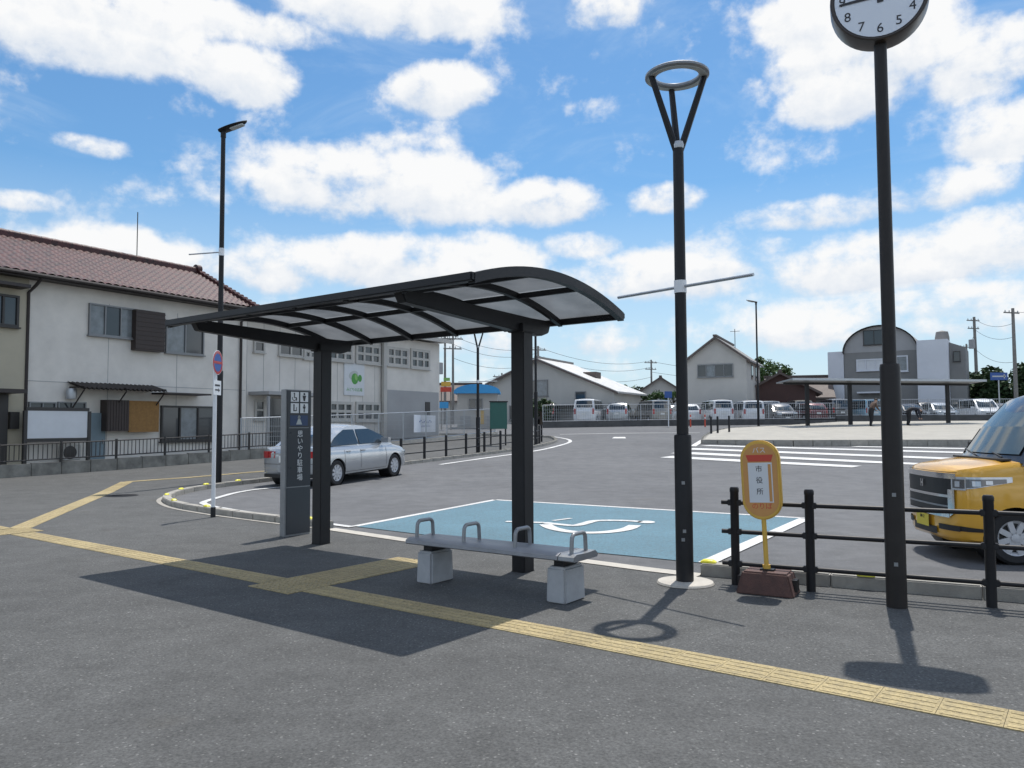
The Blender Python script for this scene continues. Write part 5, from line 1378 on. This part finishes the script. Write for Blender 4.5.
# blue canopy kiosk
p = V(477, 420, 52)
kz = tz(52)
kb_ = thing('kiosk', 'small white building under a bright blue rounded canopy', 'kiosk', (p.x, 52, kz))
m = MB(); arc = [(-1.55, 0, 2.35)] + [(1.55 * math.cos(PI - a * PI / 12), 0, 2.45 + .52 * math.sin(a * PI / 12)) for a in range(0, 13)] + [(1.55, 0, 2.35)]
m.prism(arc, (0, 1, 0), 2.6); m.build('canopy', 'canopy_blue', kb_)
MB().box((0, 1.5, 1.15), (2.7, 2, 2.4)).build('wall', 'wall_greige', kb_); window(kb_, (-.55, 1.35, .35, 2.0), 2, 1, .5)
MB().box((.2, .45, .75), (.5, .06, .9)).build('yellow_panel', 'sign_yellow', kb_); MB().box((-.8, .45, .5), (.7, .06, .7)).build('grey_panel', 'wall_grey', kb_); MB().box((.95, .45, .5), (.6, .06, .7)).build('grey_panel', 'wall_grey', kb_)
p = V(446, 420, 50)
ss = thing('sign_board', 'colourful shop sign in red and yellow between the twin poles', 'sign', (p.x, 50, tz(50)))
MB().box((0, 0, 2.95), (.6, .15, .3)).build('yellow_panel', 'sign_yellow', ss); MB().box((0, 0, 2.6), (.7, .15, .3)).build('red_panel', 'sign_red', ss); MB().box((.05, 0, 3.25), (.4, .15, .2)).build('green_panel', 'light_green', ss); MB().box((-.15, .05, 1.6), (.6, .1, .4)).build('blue_panel', 'canopy_blue', ss)
m = MB(); m.box((-.3, .1, 1.2), (.07, .07, 2.6)); m.box((.3, .1, 1.2), (.07, .07, 2.6)); m.build('post', 'wood_pole', ss)
# green board
p = onG(498.5, 35)
gb = thing('notice_board', 'plain green notice board on two legs among the bollards', 'notice board', (p.x, p.y, p.z), R(14))
MB().box((0, 0, 1.35), (.78, .08, 1.20)).build('panel', 'board_green', gb, bevel=.01); m = MB()
for x in (-.34, .34): m.box((x, .07, .98), (.06, .06, 1.98))
m.build('leg', 'dark_metal', gb)
m = MB().box((0, -.02, 1.97), (.84, .14, .05)); m.build('cap', 'dark_metal', gb)

# ------------------------------------------------------------------ island canopy
ci = V(880, 420, 46.5)
Y_ = 46.5; zi = isl_z(0, Y_)
a = V(785, 420, 45.5); b = V(976, 420, 48); cv = Vector((b.x - a.x, b.y - a.y)); cm = (a + b) / 2
ca = thing('bus_shelter', 'long low flat-roofed canopy on dark posts on the far island', 'bus shelter', (cm.x, cm.y, zi), math.atan2(cv.y, cv.x))
Lc = cv.length
m = MB(); m.prism([(-Lc / 2, -.9, 2.72), (-Lc / 2, .9, 2.56), (-Lc / 2, .9, 2.48), (-Lc / 2, -.9, 2.62)], (1, 0, 0), Lc); m.build('roof', 'grey_steel', ca)
m = MB().box((0, -.92, 2.66), (Lc, .06, .13)); m.build('fascia', 'galvanised', ca); m = MB().box((0, .3, 2.47), (Lc - .3, .12, .12)); m.build('beam', 'dark_metal', ca)
for px in (801, 849, 893, 963):
    q = V(px, 420, 46.8); x = (Vector((q.x, q.y)) - Vector((cm.x, cm.y))).dot(cv.normalized())
    MB().box((x, .3, 1.2), (.20, .16, 2.5)).build('post', 'dark_metal', ca)
m = MB().box((-Lc / 2 + 1.6, .3, .75), (.04, .04, 1.0))
for k in range(3):
    m_ = MB().box((-Lc * .30, .5, .35 + .3 * k), (Lc * .26, .05, .05)); m_.build('guard_rail', 'dark_metal', ca)
# small black bollards and red poles at the island tip
for i, (px, Y, lb) in enumerate(((711, 40, 'short black bollard at the tip of the island, closest to the ring lamp pole'), (717.5, 40.4, 'short black bollard in the middle of the three at the island tip'), (729, 41, 'short black bollard at the island tip, farthest from the ring lamp pole'))):
    q = onG(px, Y); m = MB().lathe([(.055, -.1), (.055, .82), (.045, .86), (0, .865)], 12); o = m.build('bollard', 'dark_metal'); o.location = (q.x, Y, isl_z(q.x, Y)); tag(o, lb, 'bollard', 'bollards at the island tip')
for px, lb in ((690.5, 'red traffic post directly beside the ring lamp pole'), (705, 'red traffic post nearer the island bollards')):
    q = onG(px, 53); d_ = thing('traffic_post', lb, 'traffic post', (q.x, 53, q.z - .05), 0, 'red traffic posts')
    MB().lathe([(.05, .03), (.045, .85), (.02, .88), (0, .88)], 12).build('tube', 'cone_red', d_); MB().lathe([(.16, 0), (.15, .04), (.05, .06)], 14).build('base', 'black_rubber', d_); MB().lathe([(.052, .6), (.052, .72)], 12).build('band', 'white_paint', d_)
# direction sign and parking sign
q = V(1000, 420, 57); dsg = thing('road_sign', 'blue rectangular direction sign on a pale post above the white van', 'road sign', (q.x, 57, 1.45))
MB().tube([(0, 0, 0), (0, 0, 3.6)], .045, 10).build('post', 'galvanised', dsg); MB().box((-.0, -.06, 3.45), (1.25, .04, .55)).build('panel', 'sign_blue', dsg)
m = MB().box((0, -.083, 3.45), (1.0, .003, .10)); m.box((.38, -.083, 3.45), (.08, .003, .3)); m.build('panel_marks', 'pale_grey', dsg)
q = V(668.5, 420, 53); psg = thing('road_sign', 'small blue square sign on a thin white post near the ring lamp pole', 'road sign', (q.x, 53, tz(53) - .05))
MB().tube([(0, 0, 0), (0, 0, 2.4)], .035, 8).build('post', 'white_paint', psg); MB().box((0, -.05, 2.25), (.5, .03, .45)).build('panel', 'sign_blue', psg)

# ------------------------------------------------------------------ utility poles and wires
def upole(px, Y, topy, label, arms=1, lean=0.0, tr=False, thick=.14):
    q = onG(px, Y); zt = V(px, topy, Y).z; h = zt - q.z
    u = thing('utility_pole', label, 'utility pole', (q.x, q.y, q.z - .1), R(20)); u.rotation_euler = (0, lean, R(20))
    MB().lathe([(thick, 0), (thick * .65, h)], 12).build('pole', 'wood_pole', u)
    for k in range(arms):
        z = h - .35 - k * .8; m = MB().box((0, .12, z), (1.7 - .2 * k, .08, .09)); m.build('crossarm', 'wood_pole', u)
        m = MB()
        for x in (-.7, -.25, .25, .7): m.lathe([(.03, z + .04), (.05, z + .1), (.03, z + .2)], 8, (x * (1 - .1 * k), .12, 0))
        m.build('insulator', 'pale_grey', u)
    if tr: MB().lathe([(0, h - 3.2), (.28, h - 3.2), (.28, h - 2.3), (0, h - 2.25)], 14, (-.45, 0, 0)).build('transformer', 'wall_grey', u)
    return Vector((q.x, q.y, zt))
W = []
t1 = upole(445, 62, 333, 'one of two close utility poles beside the pale hall, nearer the hall', 1, 0, True, .12); t2 = upole(453, 62, 333, 'one of two close utility poles beside the pale hall, nearer the ring lamp', 2, 0, False, .12)
t3 = upole(978.5, 78, 316, 'leaning utility pole with a transformer behind the round-roofed building', 2, R(-.6), True, .19); t4 = upole(1017, 62, 307, 'plain tall utility pole rising above the dark trees', 1, 0, False, .17)
t5 = upole(652, 95, 359, 'distant utility pole with crossarm above the small beige house', 2, 0, False, .15); t6 = upole(538.5, 72, 345, 'utility pole with several crossarms just behind the barn-like roof', 3, 0, False, .15)
t7 = upole(502, 75, 372, 'thin short utility pole behind the green notice board', 1, 0, False, .12); t8 = upole(969, 88, 343, 'distant short utility pole by the round-roofed building wing', 1, 0, False, .14)
def wire(a, b, sag=.8, r=.014):
    pts = [a + (b - a) * t / 14 + Vector((0, 0, -sag * 4 * (t / 14) * (1 - t / 14))) for t in range(15)]
    o = MB().tube(pts, r, 5).build('overhead_wire', 'wire_black'); tag(o, 'thin dark overhead wire strung between utility poles', 'wire', 'overhead wires between utility poles')
for dzz in (-.2, -.9, -2.0): wire(t2 + Vector((0, 0, dzz)), t6 + Vector((0, 0, dzz * .8)), .7, .016)
for dzz in (-.2, -1.0, -2.2): wire(t6 + Vector((0, 0, dzz)), t5 + Vector((0, 0, dzz)), .9, .018)
for dzz in (-.3, -1.6): wire(t5 + Vector((0, 0, dzz)), V(885, 372 - dzz * 2, 92), 1.0, .02)
for dzz in (-.3, -1.4, -3.4): wire(t3 + Vector((0, 0, dzz)), t4 + Vector((0, 0, dzz - 1)), .5, .016)
wire(t3 + Vector((0, 0, -1.5)), t8 + Vector((0, 0, -.3)), .4, .016); wire(t2 + Vector((0, 0, -.5)), Vector((-30, 75, 8.5)), .6, .016); wire(t4 + Vector((0, 0, -.4)), t4 + Vector((30, -4, -.4)), .6, .016)
wire(t2 + Vector((0, 0, -4)), t7 + Vector((0, 0, -.3)), .3, .014)

# ------------------------------------------------------------------ trees and hedges
def tree(name, label, cat, x, y, zb, w, h, n, seed, mt, trunk=.18, group=None, low=.25, leaf=.30, flat=1.0):
    rnd = random.Random(seed); t = thing(name, label, cat, (x, y, zb), 0, group)
    m = MB(); m.tube([(0, 0, -.3), (.03 * h, 0, h * .3), (0, .02 * h, h * .55), (.02 * h, 0, h * .8)], [w * .045 + .06, w * .035 + .04, w * .02 + .03, .02], 8)
    for k in range(6):
        a = k * 1.05 + rnd.random(); z = h * (.32 + .07 * k); m.tube([(0, 0, z), (math.cos(a) * w * .2, math.sin(a) * w * .2, z + h * .1), (math.cos(a) * w * .36, math.sin(a) * w * .36, z + h * .16)], [.07, .05, .02], 6)
    m.build('trunk', 'bark', t)
    cl = []
    for k in range(int(14 + w * 2.2)):
        a = rnd.random() * 2 * PI; zz = low + (1 - low) * rnd.random() ** .9; rr = math.sqrt(max(0, 1 - (abs(zz - (low + .42 * (1 - low))) / (.62 * (1 - low))) ** 2)) * w / 2 * flat
        r = rr * (.45 + .5 * rnd.random()); cl.append((math.cos(a) * r, math.sin(a) * r, zz * h * .94, w * (.12 + .10 * rnd.random())))
    vs = []; fs = []
    for i in range(n):
        cx_, cy_, cz_, cr = cl[rnd.randrange(len(cl))]
        d = Vector((rnd.gauss(0, 1), rnd.gauss(0, 1), rnd.gauss(0, .8))).normalized() * cr * (rnd.random() ** .4)
        p = Vector((cx_, cy_, cz_)) + d; s = leaf * (.5 + rnd.random())
        a = Vector((rnd.gauss(0, 1), rnd.gauss(0, 1), rnd.gauss(0, .5))).normalized(); b = a.cross(Vector((rnd.gauss(0, 1), rnd.gauss(0, 1), rnd.gauss(0, 1)))).normalized()
        o = len(vs); vs += [p - a * s * .6, p + b * s * .32, p + a * s * .6, p - b * s * .32]; fs.append((o, o + 1, o + 2, o + 3))
    me = bpy.data.meshes.new('crown'); me.from_pydata(vs, [], fs); link('crown', me, mt, t)
    return t
def at(px, Y): q = onG(px, Y); return q.x, Y, q.z
x, y, z = at(1003, 70); tree('broadleaf_tree', 'dark rounded tree behind the blue direction sign', 'tree', x, y, z, 5.6, 4.5, 6500, 1, 'leaf_dark', low=.02, leaf=.36)
x, y, z = at(1045, 68); tree('broadleaf_tree', 'dark tree at the end of the row by the plain tall utility pole', 'tree', x, y, z, 5.6, 5.0, 6500, 2, 'leaf_dark', low=.02, leaf=.36)
x, y, z = at(973, 74); tree('broadleaf_tree', 'dark green tree squeezed behind the round-roofed building wing', 'tree', x, y, z, 4.2, 4.3, 3600, 3, 'leaf_dark', low=.02, leaf=.34)
x, y, z = at(770, 80); tree('broadleaf_tree', 'green treetop showing above the roofs beside the pale gabled house', 'tree', x, y, z, 5.0, 6.3, 2600, 4, 'leaf_mid', low=.3, leaf=.3)
x, y, z = at(757, 82); tree('broadleaf_tree', 'narrow treetop rising directly behind the pale gabled house roof', 'tree', x, y, z, 3.4, 7.2, 1800, 14, 'leaf_mid', low=.4, leaf=.3)
x, y, z = at(634, 90); tree('broadleaf_tree', 'small dark tree at the end of the bright metal roof', 'tree', x, y, z, 3.2, 4.2, 1500, 5, 'leaf_dark', low=.2, leaf=.28)
for i, (px, lb) in enumerate(((640, 'dark hedge bush under the low end of the bright metal roof'), (657, 'green hedge bush in front of the small beige house'), (674, 'olive hedge bush beside the small blue square sign'))):
    x, y, z = at(px, 68); tree('hedge_bush', lb, 'bush', x, y, z, 2.2, 2.7, 1400, 20 + i, ['leaf_dark', 'leaf_mid', 'leaf_mid'][i], low=.05, leaf=.2, group='hedge bushes by the far car park')
x, y, z = at(541, 57); tree('hedge_bush', 'dark bush below the gable window of the low grey building', 'bush', x, y, z, 2.0, 1.9, 1200, 30, 'leaf_dark', low=.05, leaf=.18)
# ------------------------------------------------------------------ people on the island
def person(label, loc, rz, J, rad, cols):
    """one continuous skinned body; J joints, chains of edges"""
    names = list(J); idx = {n: i for i, n in enumerate(names)}
    E = [('pelvis', 'belly'), ('belly', 'chest'), ('chest', 'neck'), ('neck', 'head'), ('head', 'crown')]
    for s in 'lr': E += [('pelvis', 'hip' + s), ('hip' + s, 'knee' + s), ('knee' + s, 'ankle' + s), ('ankle' + s, 'toe' + s), ('chest', 'sho' + s), ('sho' + s, 'elb' + s), ('elb' + s, 'wri' + s), ('wri' + s, 'hand' + s)]
    me = bpy.data.meshes.new('body'); me.from_pydata([J[n] for n in names], [(idx[a], idx[b]) for a, b in E], [])
    o = bpy.data.objects.new('body', me); C.objects.link(o)
    o.modifiers.new('skin', 'SKIN'); o.modifiers.new('sub', 'SUBSURF').levels = 2
    sv = me.skin_vertices[0].data
    for n in names:
        k = n.rstrip('lr') if n not in ('pelvis', 'belly') and n[-1] in 'lr' and n[:-1] in rad else n
        sv[idx[n]].radius = rad.get(k, (.05, .05)); sv[idx[n]].use_root = (n == 'pelvis')
    bpy.context.view_layer.update()
    m2 = bpy.data.meshes.new_from_object(o.evaluated_get(bpy.context.evaluated_depsgraph_get())); bpy.data.objects.remove(o)
    for c in ('skin', cols[0], cols[1], 'cloth_black'): m2.materials.append(MATS[c])
    segs = [((J[a], J[b]), a) for a, b in E]
    def dist(p, a, b):
        a, b = Vector(a), Vector(b); t = max(0, min(1, (p - a).dot(b - a) / max(1e-9, (b - a).length_squared))); return (p - a - (b - a) * t).length
    for f in m2.polygons:
        f.use_smooth = True; p = f.center; n = min(segs, key=lambda s: dist(p, *s[0]))[1]
        f.material_index = 0 if n in ('neck', 'head', 'wril', 'wrir') else 3 if n.startswith('ankle') else 2 if (n.startswith(('hip', 'knee')) or n == 'pelvis') else 1
    root = bpy.data.objects.new('person', m2); C.objects.link(root); root.location = loc; root.rotation_euler = (0, 0, rz); tag(root, label, 'person')
    h = Vector(J['head']); c = Vector(J['crown']); ax = (c - h).normalized()
    hm = MB(); rows = []
    q = ax.to_track_quat('Z', 'Y')
    for i in range(7):
        a = PI / 2 * i / 6; rows.append([tuple(h + ax * .03 + q @ Vector((.108 * math.cos(a) * math.cos(t * PI / 7), .108 * math.cos(a) * math.sin(t * PI / 7), .115 * math.sin(a)))) for t in range(14)])
    hm.grid(rows, True); hm.build('hair', 'hair_black', root)
    return root
RAD = {'pelvis': (.19, .14), 'belly': (.18, .13), 'chest': (.21, .14), 'neck': (.055, .055), 'head': (.092, .10), 'crown': (.07, .07), 'hip': (.115, .115), 'knee': (.085, .085), 'ankle': (.062, .065), 'toe': (.04, .03), 'sho': (.085, .085), 'elb': (.060, .060), 'wri': (.030, .032), 'hand': (.036, .022)}
# standing, leaning slightly forward (faces +x)
JA = {'pelvis': (0, 0, .90), 'belly': (.06, 0, 1.06), 'chest': (.17, 0, 1.26), 'neck': (.27, 0, 1.41), 'head': (.34, 0, 1.51), 'crown': (.36, 0, 1.60),
      'hipl': (0, .09, .84), 'kneel': (.10, .11, .47), 'anklel': (.02, .11, .08), 'toel': (.17, .12, .04), 'hipr': (0, -.09, .84), 'kneer': (.0, -.11, .47), 'ankler': (-.12, -.11, .08), 'toer': (.03, -.12, .04),
      'shol': (.20, .18, 1.33), 'elbl': (.28, .22, 1.07), 'wril': (.45, .16, .95), 'handl': (.53, .14, .92), 'shor': (.20, -.18, 1.33), 'elbr': (.28, -.22, 1.07), 'wrir': (.45, -.16, .95), 'handr': (.53, -.14, .92)}
# bent double from the hips (faces +x)
JB = {'pelvis': (0, 0, .92), 'belly': (.15, 0, 1.04), 'chest': (.38, 0, 1.06), 'neck': (.56, 0, .98), 'head': (.65, 0, .89), 'crown': (.69, 0, .81),
      'hipl': (-.02, .10, .86), 'kneel': (.04, .12, .47), 'anklel': (-.06, .12, .08), 'toel': (.10, .13, .04), 'hipr': (-.02, -.10, .86), 'kneer': (.0, -.12, .47), 'ankler': (-.10, -.12, .08), 'toer': (.06, -.13, .04),
      'shol': (.46, .18, 1.0), 'elbl': (.52, .20, .72), 'wril': (.62, .15, .48), 'handl': (.66, .13, .40), 'shor': (.46, -.18, 1.0), 'elbr': (.52, -.20, .72), 'wrir': (.62, -.15, .48), 'handr': (.66, -.13, .40)}
q = V(871, 420, 44.8); person('person in brown top leaning forward under the island canopy beside the clock pole', (q.x, 44.8, isl_z(0, 44.8)), R(10), JA, RAD, ('cloth_tan', 'cloth_black'))
q = V(909, 420, 45.2); person('person in dark clothes bending over on the island beyond the clock pole', (q.x, 45.2, isl_z(0, 45.2)), R(-5), JB, RAD, ('cloth_navy', 'cloth_black'))

for px, Y, w, h, sd, mt, lb in ((606, 110, 9, 5.0, 60, 'leaf_mid', 'far tree showing above the middle of the bright metal roof'), (645, 112, 8, 4.6, 61, 'leaf_dark', 'far dark tree behind the small beige house')):
    x, y, z = at(px, Y); tree('broadleaf_tree', lb, 'tree', x, y, z, w, h, 1600, sd, mt, low=.08, leaf=.5)
